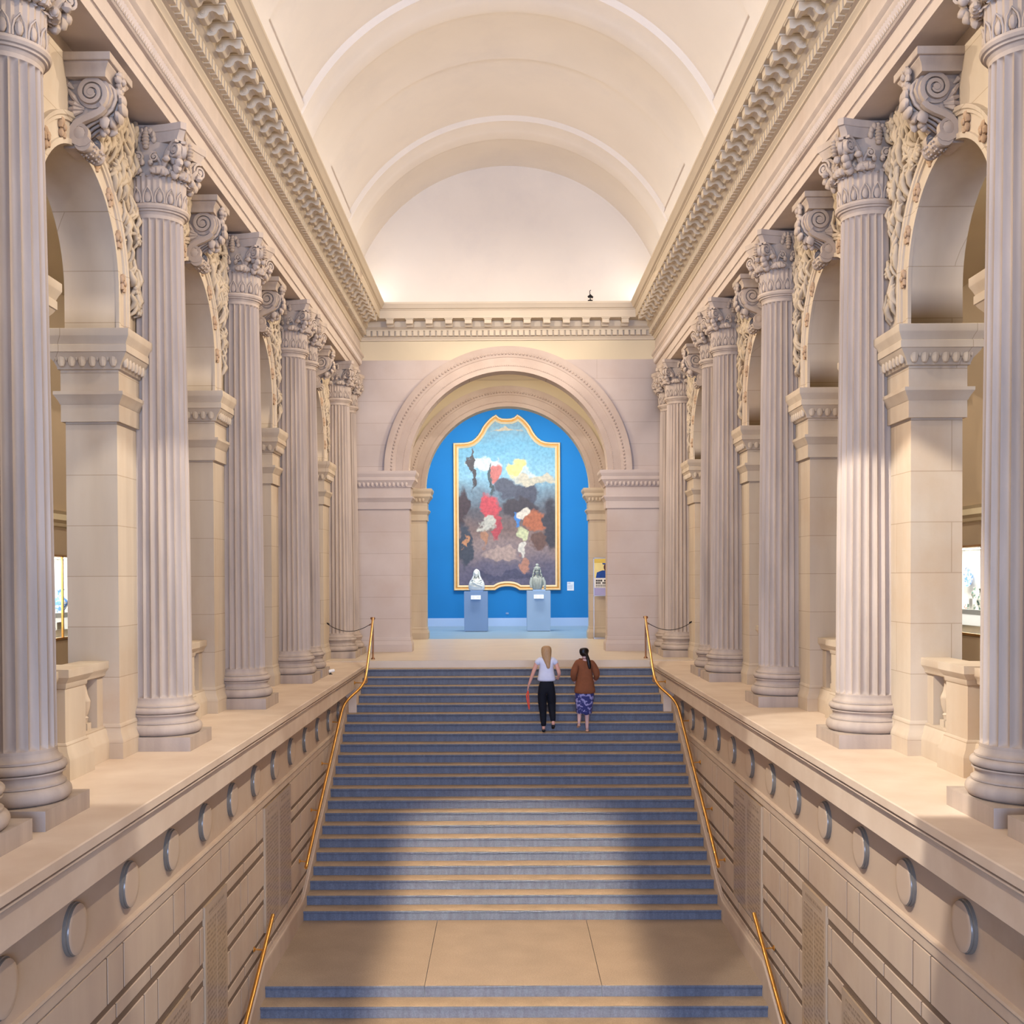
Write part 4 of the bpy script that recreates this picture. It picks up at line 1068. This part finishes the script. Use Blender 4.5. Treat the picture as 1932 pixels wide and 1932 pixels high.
for e in (-1, 1):
    for j in range(12):
        z = 60 - j * 2.6; x = 6.6 + 7.5 * (j / 12) ** .8
        for q in range(2): b.blob((xc + e * (x + rr.uniform(-1, 1.4)), yc - 4 + q * 5 + rr.uniform(-1, 1), zb + z), 2.4, 7, 5, .3, j)
for j in range(9): b.blob((xc + rr.uniform(-4, 4), yc - 8.6, zb + 45 - j * 1.1), 1.7, 7, 5, .3, j)
b.build('curls', 'grey', t, smooth=60)
b = B(); b.lathe([(8, 57), (9.6, 58), (9.6, 61), (8, 62), (8.4, 64), (6.6, 66), (4, 67), (4.6, 69), (5, 72), (3, 75), (0, 75.6)], (xc, yc - 2), 20, z0=zb)
for i in range(10): a = 2 * PI * i / 10; b.blob((xc + 8.6 * cos(a), yc - 2 + 8.6 * sin(a), zb + 63), 1.7, 7, 5)
b.build('crown', 'grey', t, smooth=50)
# ------------------------------------------------------------------ poster stand by the second arch
t = thing('poster_stand', (250, 2880, 0), 'framed exhibition poster on a slim metal stand before the right inner pier', 'poster stand')
b = B(); b.box(216, 286, 2872, 2888, 0, 4); b.build('base', 'steel', t, smooth=0)
b = B()
for x in (217, 285): b.box(x - 1, x + 1, 2879, 2881, 4, 205)
b.box(216, 286, 2879, 2881, 203.4, 205.4); b.box(216, 286, 2879, 2881, 108, 109.6); b.build('frame', 'steel', t, smooth=0)
MT['py'] = material('poster_yellow', (222, 196, 98), .5, .06, 6); MT['pt'] = material('poster_pale_yellow', (238, 226, 160), .5, .05, 6)
MT['pn'] = material('poster_navy', (30, 74, 160), .5, .2, 9); MT['pk'] = material('poster_dark_brown', (84, 52, 54), .5, .2, 9); MT['pl'] = material('poster_lilac', (166, 166, 218), .5, .03, 3)
b = B(); b.box(218, 284, 2879.4, 2880.6, 109.6, 203.4)
b.build('panel', 'card', t, smooth=0)
def flat(nm, mt_, polys, y):
    b = B()
    for P in polys:
        n = len(P); b.add([(x, y, z) for x, z in P] + [(x, y + .12, z) for x, z in P], [tuple(range(n)), tuple(range(2 * n - 1, n - 1, -1))] + [(i, (i + 1) % n, n + (i + 1) % n, n + i) for i in range(n)])
    return b.build(nm, mt_, t, smooth=0)
flat('poster_band', 'py', [[(218, 192), (284, 192), (284, 202.6), (218, 202.6)]], 2879.2)
flat('poster_ground', 'pt', [[(218, 154), (284, 154), (284, 192), (218, 192)]], 2879.2)
def ell(cx_, cz_, rx, rz, n=20): return [(cx_ + rx * cos(2 * PI * i / n), cz_ + rz * sin(2 * PI * i / n)) for i in range(n)]
flat('poster_figure', 'pn', [[(222, 154), (225, 168), (238, 173), (262, 173), (274, 168), (278, 154)]], 2879)
flat('poster_figure', 'pk', [ell(250, 181, 8, 10), [(246, 168), (254, 168), (254, 176), (246, 176)]], 2878.8)
flat('poster_figure', 'pn', [[(240, 188), (260, 188), (262, 191.6), (238, 191.6)]], 2878.6)
for z0, h, n, sk in ((145, 4.6, 13, 5), (139, 4.6, 11, 4), (134.6, 2, 12, 20), (131, 1.6, 13, 20)):
    flat('poster_print', 'black', [[(222 + 4.2 * i + .3, z0), (222 + 4.2 * i + 3.4, z0), (222 + 4.2 * i + 3.4, z0 + h), (222 + 4.2 * i + .3, z0 + h)] for i in range(n) if i % sk != sk - 1], 2879.1)
flat('poster_footer', 'pl', [[(218, 110), (284, 110), (284, 129), (218, 129)]], 2879.1)
# ------------------------------------------------------------------ display cases in the side galleries
MT['glass'] = bpy.data.materials.new('case_glass'); MT['glass'].use_nodes = True
_n = MT['glass'].node_tree; _b = _n.nodes['Principled BSDF']; _b.inputs['Base Color'].default_value = (1, 1, 1, 1); _b.inputs['Roughness'].default_value = .02; _b.inputs['Transmission Weight'].default_value = 1; _b.inputs['IOR'].default_value = 1.01
def porcelain(nm, base, c2, scl, th=.52):
    m = bpy.data.materials.new(nm); m.use_nodes = True; nt = m.node_tree; N, L = nt.nodes, nt.links; bs = N['Principled BSDF']; bs.inputs['Roughness'].default_value = .15
    tc = N.new('ShaderNodeNewGeometry'); nz = N.new('ShaderNodeTexNoise'); nz.inputs['Scale'].default_value = scl; nz.inputs['Detail'].default_value = 2; L.new(tc.outputs['Position'], nz.inputs['Vector'])
    r = N.new('ShaderNodeValToRGB'); r.color_ramp.elements[0].position = th - .03; r.color_ramp.elements[1].position = th + .03
    r.color_ramp.elements[0].color = lin(base); r.color_ramp.elements[1].color = lin(c2); L.new(nz.outputs[0], r.inputs[0]); L.new(r.outputs[0], bs.inputs['Base Color']); return m
MT['pblue'] = porcelain('blue_and_white_porcelain', (236, 240, 244), (84, 128, 196), 22, .48); MT['pgreen'] = porcelain('green_enamel_porcelain', (236, 236, 226), (92, 118, 108), 26); MT['pred'] = porcelain('red_enamel_porcelain', (240, 236, 230), (206, 92, 76), 20, .55)
def vase(x, y, z, h, r, m, lab, s, nm='porcelain_vase'):
    P = [(0, 0), (.5, 0), (.55, .04), (.5, .08), (.9, .28), (1, .42), (.8, .58), (.4, .7), (.33, .82), (.36, .92), (.55, .98), (.5, 1), (.3, .98), (.25, .9)]
    b = B(); b.lathe([(q * r, w_ * h) for q, w_ in P], (s * x, y), 20, z0=z)
    return tag(b.build(nm, m, smooth=50), lab, 'vase')
for s, ya, yb, z0, z1, mull in ((-1, 1380, 1690, 76, 189, (1570,)), (1, 1380, 1690, 78, 196, (1500,))):
    t = thing('display_case', (s * 620, (ya + yb) / 2, z0), 'brightly lit white display case of porcelain beyond the first %s arch' % SIDE[s], 'display case')
    b = B(); D = 672
    for x0, x1, y0, y1, za, zb_ in ((D, D + 4, ya - 4, yb + 4, z0 - 4, z1 + 4), (632, D, ya - 4, ya, z0 - 4, z1 + 4), (632, D, yb, yb + 4, z0 - 4, z1 + 4), (632, D, ya, yb, z0 - 4, z0), (632, D, ya, yb, z1, z1 + 4), (626, 632.5, ya - 4, ya, z0 - 4, z1 + 4), (626, 632.5, yb, yb + 4, z0 - 4, z1 + 4)):
        b.box(x0, x1, y0, y1, za, zb_)
    b.mirror(s).build('case_lining', 'white', t, smooth=0)
    b = B()
    for y in (ya, yb) + mull: b.box(618, 620.6, y - 1.6, y + 1.6, z0, z1)
    b.box(618, 620.6, ya, yb, z0 - 2, z0 + 1); b.box(618, 620.6, ya, yb, z1 - 1, z1 + 2); b.mirror(s).build('case_frame', 'brass', t, smooth=0)
    b = B(); b.box(619, 619.6, ya, yb, z0, z1); b.mirror(s).build('case_glass', 'glass', t, smooth=0)
    b = B(); b.box(646, D, ya, yb, z0, 109); b.box(634, 646, ya, yb, z0, z0 + 10); b.add([(634, ya + 8, z0 + 10.2), (646, ya + 8, 102), (646, yb - 8, 102), (634, yb - 8, z0 + 10.2)], [(0, 1, 2, 3)]); b.mirror(s).build('case_step', 'white', t, smooth=0)
    lm = area('case_lamp', (s * 645, (ya + yb) / 2, z1 - 2), 26, 80, (1, .98, .93), (0, 0, 0), sy=yb - ya - 20); lm.parent = None
    if s > 0:
        b = B(); b.lathe([(0, 0), (13, .3), (15, 2.6), (14.6, 3), (12.6, 1.2), (0, 1)], (0, 0), 28); b.v = [(671 - z - 2, 1668 + y, 155 + x) for x, y, z in b.v]
        b.v = [(x, y - 18 + 12, z) for x, y, z in b.v]
        tag(b.build('porcelain_plate', 'pblue', smooth=50), 'round blue and white plate on the back of the right display case', 'plate')
        vase(655, 1611, 124.6, 15.5, 4.2, 'pgreen', 'small green-patterned vase on a clear riser in the right case', s)
        b = B(); b.box(650, 660, 1605, 1617, 109, 124.6); tag(b.build('vase_riser', 'white', smooth=0), 'low white block under the small green vase in the right case', 'riser')
        vase(655, 1588, 109, 30, 6, 'pgreen', 'tallest dark-patterned vase at the column-side end of the right case', s)
        for i, (y, h_, m_, lb) in enumerate(((1634, 7, 'pred', 'tiny red figurine at the pier-side end of the right case'), (1625, 9, 'pgreen', 'small dark figurine left of the green vase in the right case'), (1603, 9, 'pgreen', 'small dark figurine between the two vases in the right case'))):
            b = B(); b.blob((652, y, 109 + h_ * .3), (2, 2.4, h_ * .34), 9, 6, .3, i); b.blob((652, y, 109 + h_ * .75), (1.3, 1.4, h_ * .2), 8, 6); b.blob((652, y + 1.8, 109 + h_ * .45), (.8, 1.6, 1), 6, 4); b.lathe([(0, 0), (2.6, 0), (2.6, .8), (0, .8)], (652, y), 12, z0=109)
            tag(b.build('porcelain_figurine', m_, smooth=50), lb, 'figurine', 'small figurines in the right case')
    else:
        b = B(); b.box(-644, -634.5, 1588, 1606, z0 + 10.2, 97)
        tag(b.build('case_block', 'white', smooth=0), 'white block inside the left display case', 'block')
        vase(655, 1654, 109, 34, 11, 'pblue', 'blue and white jar at the right end of the left case', s)
        b = B(); b.lathe([(0, 0), (7, .3), (8, 1.6), (7, 1), (0, .6)], (0, 0), 20); b.v = [(-668 + z, 1607 + y, 132 + x) for x, y, z in b.v]
        tag(b.build('porcelain_plate', 'pred', smooth=50), 'small red and white plate in the left display case', 'plate')
# ------------------------------------------------------------------ small fittings
t = thing('cornice_lamp', (170.6, 2352, 726), 'small black lamp fitting on top of the end cornice, right of centre', 'lamp')
b = B(); b.lathe([(0, 0), (5, 0), (5, 1), (1, 1.4), (1, 8), (0, 8)], (170.6, 2356), 12, z0=726); b.build('stand', 'black', t, smooth=40)
b = B(); b.tube([(166, 2355, 733), (170.6, 2355, 736), (176, 2355, 732)], [2.2, 3.4, 2], 9); b.build('head', 'black', t, smooth=50)
b = B(); b.tube([(170, 2356, 738), (169.4, 2356, 746), (172, 2356, 748)], .8, 6); b.build('arm', 'black', t, smooth=50)
t = thing('floor_spotlight', (-299.3, 1886, -2.35), 'tiny white spotlight on the left ledge beside the twin columns', 'spotlight')
b = B(); b.lathe([(0, 0), (3, 0), (3, 1), (1, 1.2), (1, 3.4), (0, 3.4)], (-297, 1882), 12, z0=-2.35); b.build('stand', 'black', t, smooth=40)
b = B(); b.tube([(-300.4, 1880, 2.6), (-296, 1883, 3.4), (-292, 1886, 4)], [2.6, 3, 2.4], 10); b.build('head', 'white', t, smooth=50)
for s in (-1, 1):
    b = B(); b.box(470, 473, 1250, 2300, 548.2, 551.9); b.mirror(s)
    tag(b.build('lighting_track', 'lead', smooth=0), 'thin grey lighting track on the %s gallery ceiling, seen through the arch' % SIDE[s], 'track')
exec_order.append('things')
# ------------------------------------------------------------------ people
MT['skin'] = material('skin', (222, 168, 150), .55, .04, 10); MT['skin2'] = material('skin_pale', (216, 176, 168), .55, .04, 10)
MT['blouse'] = material('white_blouse', (214, 222, 244), .7, .04, 10); MT['trouser'] = material('black_trousers', (14, 18, 30), .8, .1, 10)
MT['blonde'] = material('blonde_hair', (176, 142, 104), .5, .2, 30, streak=True); MT['dark'] = material('black_hair', (22, 14, 14), .4, .2, 30, streak=True)
MT['cardi'] = material('brown_cardigan', (128, 78, 52), .9, .08, 14); MT['red'] = material('orange_red_strap', (236, 84, 62), .6, .05, 10)
MT['shoe'] = material('black_shoe', (20, 20, 26), .5, .1, 10); MT['shoe2'] = material('beige_flat', (206, 160, 134), .5, .05, 10)
MT['skirt'] = porcelain('blue_floral_skirt', (48, 52, 110), (150, 148, 196), 17, .55)
MT['skirt'].node_tree.nodes['Principled BSDF'].inputs['Roughness'].default_value = .9
def skin(name, nodes, chains, m, par, org, sub=2, extra=None):
    """one continuous surface grown round a jointed skeleton (layout units, local to the person)"""
    idx = {}; vs = []; rs = []
    for n_, (x, y, z, r) in nodes.items(): idx[n_] = len(vs); vs.append((x * K, y * K, z * K)); rs.append(r)
    ed = []
    for c in chains: ed += [(idx[a], idx[b_]) for a, b_ in zip(c, c[1:])]
    me = bpy.data.meshes.new(name + '_frame'); me.from_pydata(vs, ed, [])
    bm = bmesh.new(); bm.from_mesh(me); ly = bm.verts.layers.skin.verify(); bm.verts.ensure_lookup_table()
    for i, v in enumerate(bm.verts):
        rr = rs[i]; v[ly].radius = (rr[0] * K, rr[1] * K) if hasattr(rr, '__len__') else (rr * K, rr * K)
    bm.verts[0][ly].use_root = True
    bm.to_mesh(me); bm.free()
    o = bpy.data.objects.new(name, me); C.objects.link(o)
    md = o.modifiers.new('skin', 'SKIN'); md.use_smooth_shade = True; md.branch_smoothing = .6
    o.modifiers.new('sub', 'SUBSURF').levels = sub
    dg = bpy.context.evaluated_depsgraph_get(); dg.update()
    me2 = bpy.data.meshes.new_from_object(o.evaluated_get(dg)); me2.name = name
    bpy.data.objects.remove(o); bpy.data.meshes.remove(me)
    if extra:      # nose, lips, eyes, ears: joined into the same body mesh
        bm = bmesh.new(); bm.from_mesh(me2); t2 = bpy.data.meshes.new('tmp')
        t2.from_pydata([(x * K, y * K, z * K) for x, y, z in extra.v], [], extra.f); bm.from_mesh(t2); bm.to_mesh(me2); bm.free()
    me2.materials.clear(); me2.materials.append(MT[m])
    for p in me2.polygons: p.use_smooth = True; p.material_index = 0
    o = bpy.data.objects.new(name, me2); C.objects.link(o); o.parent = par
    return o
def face(hx, hy, hz):
    b = B()
    b.blob((hx, hy + 7.2, hz), (1, 1.6, 1.7), 8, 6); b.blob((hx, hy + 6.4, hz - 3.6), (1.9, 1, .6), 8, 5)
    for e in (-1, 1): b.blob((hx + e * 2.5, hy + 6.3, hz + 1.6), (1.1, .7, .6), 8, 5); b.blob((hx + e * 6.1, hy + .6, hz), (.9, 1.5, 2.2), 8, 6)
    return b
def hand(N, ch, pre, wr, d, side, r=.8):
    """five unequal, slightly curled fingers from wrist wr, pointing along d; side = thumb side vector"""
    w_ = Vector(wr); d = Vector(d).normalized(); sv = Vector(side).normalized(); nrm = d.cross(sv)
    palm = w_ + d * 3.6; N[pre + 'p'] = (*palm, (2.1, 1.5))
    ch.append([pre + 'w', pre + 'p'])
    for i, (off, ln) in enumerate(((1.35, 3.4), (.45, 3.9), (-.45, 3.6), (-1.3, 2.9))):
        a = palm + d * 2.2 + sv * off; b_ = a + d * ln * .5 + nrm * .5; c = b_ + d * ln * .4 + nrm * 1.3
        for q, p_, rr in ((1, a, .85), (2, b_, .8), (3, c, .68)): N['%sf%d%d' % (pre, i, q)] = (*p_, rr)
        ch.append([pre + 'p'] + ['%sf%d%d' % (pre, i, q) for q in (1, 2, 3)])
    a = w_ + d * 2.2 + sv * 1.9; b_ = a + sv * 1.2 + d * 1.9 + nrm * .5; c = b_ + d * 1.6 + nrm * .8
    for q, p_, rr in ((1, a, 1), (2, b_, .9), (3, c, .75)): N['%st%d' % (pre, q)] = (*p_, rr)
    ch.append([pre + 'p'] + ['%st%d' % (pre, q) for q in (1, 2, 3)])
def person(org, lab, arms, legs, lean=0):
    t = thing('person', org, lab, 'person'); return t
# left woman: white blouse, black trousers
t1 = person((62.5, 1944, -108), 'woman with long blonde hair, white sleeveless blouse and black trousers, climbing the stairs', None, None)
N = {'pel': (0, 0, 84, (12, 9)), 'sp': (0, 0, 97, (10, 7.6)), 'ch': (0, 1, 112, (12, 8)), 'uc': (0, 1.5, 122, (9, 6.4)), 'nk': (0, 2.4, 130, 4), 'hd': (0, 4, 138, (6, 6.6)), 'ht': (0, 3.6, 145.5, (5.6, 6.2)),
     'ls': (-14.5, 1.5, 123, 4.4), 'le': (-23, 0, 101, 3.3), 'lw': (-30.5, 5, 79, 2.2), 'rs': (14.5, 1.5, 123, 4.4), 're': (22, -2, 101, 3.3), 'rw': (20, 12, 90, 2.2),
     'lh': (-7, 0, 78, 7.6), 'lk': (-6.4, 2.4, 44, 5), 'la': (-5, -1, 6.5, 2.9), 'lt': (-5, 9.5, 2.6, (2.8, 2)), 'rh': (7, 0, 78, 7.6), 'rk': (9, 9, 46, 5), 'ra': (11, -7, 16, 2.9), 'rt': (11, 0, 8, (2.6, 2))}
ch = [['pel', 'sp', 'ch', 'uc', 'nk', 'hd', 'ht'], ['uc', 'ls', 'le', 'lw'], ['uc', 'rs', 're', 'rw'], ['pel', 'lh', 'lk', 'la', 'lt'], ['pel', 'rh', 'rk', 'ra', 'rt']]
hand(N, ch, 'l', N['lw'][:3], (-.25, .2, -1), (.2, 1, .1)); hand(N, ch, 'r', N['rw'][:3], (0, 1, -.2), (-1, 0, .2))
skin('body', N, ch, 'skin', t1, None, 2, face(0, 4, 139.5))
skin('blouse', {'a': (0, 0, 86, (18, 13)), 'a1': (0, 0, 92, (17, 12)), 'b': (0, 0, 99, (15, 11)), 'c': (0, 1, 110, (16, 11)), 'd': (0, 1.5, 121, (12.5, 9)), 'e': (0, 2, 130, (9, 7)), 'l': (-12.5, 1.5, 123.6, 8), 'l2': (-19.6, 1.2, 116, 6.4), 'r': (12.5, 1.5, 123.6, 8), 'r2': (19.6, 1, 116, 6.4)}, [['c', 'b', 'a1', 'a'], ['c', 'd', 'e'], ['d', 'l', 'l2'], ['d', 'r', 'r2']], 'blouse', t1, None)
skin('trousers', {'p': (0, 0, 82, (17, 13)), 'w': (0, 0, 99, (13, 10)), 'lh': (-8, 0, 70, 10.6), 'lk': (-6.6, 2.2, 44, 7.6), 'lc': (-5.8, .4, 26, 6), 'la': (-5, -1, 9, 4.6), 'rh': (8, 0, 70, 10.6), 'rk': (9, 8.6, 46, 7.6), 'rc': (10, 0, 30, 6), 'ra': (11, -6.4, 18, 4.6)}, [['p', 'w'], ['p', 'lh', 'lk', 'lc', 'la'], ['p', 'rh', 'rk', 'rc', 'ra']], 'trouser', t1, None)
skin('hair', {'t': (0, 3.4, 148, (6, 6.4)), 'a': (0, 2.6, 143.6, (10, 10)), 'b': (0, -.6, 135, (9.6, 7)), 'c': (.6, -4, 126, (8, 4.6)), 'd': (2.4, -7.2, 118, (4.6, 2.4)), 'e': (3.2, -8.4, 109, (2.6, 1.4))}, [['t', 'a', 'b', 'c', 'd', 'e']], 'blonde', t1, None)
for nm, nd in (('shoe', {'a': (-5, -2.4, 3, (3.3, 3)), 'b': (-5, 4, 2.6, (3.2, 2.4)), 'c': (-5, 11, 2, (3, 1.9))}), ('shoe', {'a': (11, -8.6, 12.6, (3.2, 3)), 'b': (11, -3.4, 9, (3.1, 2.3)), 'c': (11, 2.6, 6, (2.8, 1.8))})):
    skin(nm, nd, [['a', 'b', 'c']], 'shoe', t1, None)
hx, hy, hz = N['lp'][:3]
b = B(); o0 = (62.5, 1944, -108)
W = lambda x, y, z: (x + o0[0], y + o0[1], z + o0[2])
b.tube([W(hx, hy + 2, hz - 4), W(hx - 2.6, hy + 2, hz - 14), W(hx - .6, hy + 2, hz - 26), W(hx + 1.6, hy + 2, hz - 38)], [.9, 1.3, 1.1, .7], 8)
b.tube([W(hx + .4, hy + 2, hz - 4), W(hx + 1, hy + 2, hz - 16), W(hx + 2.4, hy + 2, hz - 36)], [.7, .9, .6], 8)
tag(b.build('strap', 'red', smooth=60), "orange-red strap dangling from the blonde woman's left hand", 'strap')
# right woman: brown cardigan, blue floral skirt
t2 = person((128, 1944, -108), 'woman with black ponytail, brown cardigan and blue floral skirt, climbing the stairs', None, None)
N = {'pel': (0, 0, 80, (11, 9)), 'sp': (0, 0, 93, (9.6, 7.4)), 'ch': (0, 1, 108, (11.4, 8)), 'uc': (0, 1.5, 118, (9, 6.4)), 'nk': (0, 2.6, 126, 3.9), 'hd': (-1, 4.4, 134, (5.9, 6.5)), 'ht': (-1, 4, 141.5, (5.4, 6)),
     'ls': (-13.5, 1.5, 119, 4.4), 'le': (-20, -1, 98, 3.4), 'lw': (-16.4, 10, 84, 2.2), 'rs': (13.5, 1.5, 119, 4.4), 're': (21.5, -1, 98, 3.4), 'rw': (18, 10, 86, 2.2),
     'lh': (-6.6, 0, 74, 7.6), 'lk': (-8, 6, 44, 4.8), 'lc': (-9.6, -2, 30, 4), 'la': (-10.6, -9, 17, 2.6), 'lt': (-12, -2, 10.4, (2.5, 1.9)), 'rh': (6.6, 0, 74, 7.6), 'rk': (4.4, 2.4, 42, 4.8), 'rc': (3.4, .4, 28, 4.2), 'ra': (3.6, -1, 6.5, 2.7), 'rt': (5, 9, 2.6, (2.7, 2))}
ch = [['pel', 'sp', 'ch', 'uc', 'nk', 'hd', 'ht'], ['uc', 'ls', 'le', 'lw'], ['uc', 'rs', 're', 'rw'], ['pel', 'lh', 'lk', 'lc', 'la', 'lt'], ['pel', 'rh', 'rk', 'rc', 'ra', 'rt']]
hand(N, ch, 'l', N['lw'][:3], (.3, 1, -.2), (.4, 0, 1)); hand(N, ch, 'r', N['rw'][:3], (-.3, 1, -.2), (-.4, 0, 1))
skin('body', N, ch, 'skin2', t2, None, 2, face(-1, 4.4, 135.5))
skin('cardigan', {'a': (0, -.4, 64, (21, 14)), 'a2': (0, -.4, 72, (19.6, 14)), 'b': (0, 0, 86, (16.4, 12)), 'c': (0, 1, 104, (16, 11)), 'd': (0, 1.5, 116, (13, 9)), 'e': (0, 2, 126, (8.6, 7)), 'l': (-13, 1.5, 119.4, 8), 'l2': (-19.6, -1, 99, 6.4), 'l3': (-17.4, 8, 86.6, 4.6), 'r': (13, 1.5, 119.4, 8), 'r2': (21, -1, 99, 6.4), 'r3': (18.8, 8, 88, 3.6)}, [['c', 'b', 'a2', 'a'], ['c', 'd', 'e'], ['d', 'l', 'l2', 'l3'], ['d', 'r', 'r2', 'r3']], 'cardi', t2, None)
b = B(); rows = []
for j in range(13):
    tt = j / 12; z = 84 - 52 * tt; rx = 13.6 + 2.8 * sin(PI * min(1, tt * 1.15)) ; ry = 9.4 + 2 * tt
    rows.append([(128 + (rx + .7 * tt * sin(i * 1.9)) * cos(2 * PI * i / 30) + (-1.4) * tt, 1944 + (ry + .7 * tt * cos(i * 2.3)) * sin(2 * PI * i / 30), -108 + z + tt * 2.6 * sin(2 * PI * i / 30 + .6) + (tt * 3 if cos(2 * PI * i / 30) < 0 else 0)) for i in range(30)])
b.sweep(rows, True, False); sk = b.build('skirt', 'skirt', t2, smooth=60); sk.modifiers.new('thickness', 'SOLIDIFY').thickness = .5 * K
skin('hair', {'u': (-1, 3.8, 144.4, (6, 6.2)), 'a': (-1, 3.2, 139.8, (9.8, 9.8)), 'b': (-.8, .6, 132.6, (8.6, 7)), 't': (3, -5, 133, 2.4), 'c': (5, -7, 126, (3.2, 2.6)), 'd': (7, -8, 117, (3.7, 2.6)), 'e': (8, -8.4, 108, (2.4, 1.6))}, [['u', 'a', 'b', 't', 'c', 'd', 'e']], 'dark', t2, None)
for nd in ({'a': (3.6, -2.4, 2.8, (3, 2.6)), 'b': (4.2, 4, 2.2, (3, 2.1)), 'c': (5.2, 10.6, 1.8, (2.8, 1.7))}, {'a': (-10.6, -10.6, 14, (2.9, 2.6)), 'b': (-11.4, -5, 10.6, (2.9, 2)), 'c': (-12.4, 0, 8.4, (2.6, 1.6))}):
    skin('shoe', nd, [['a', 'b', 'c']], 'shoe2', t2, None)
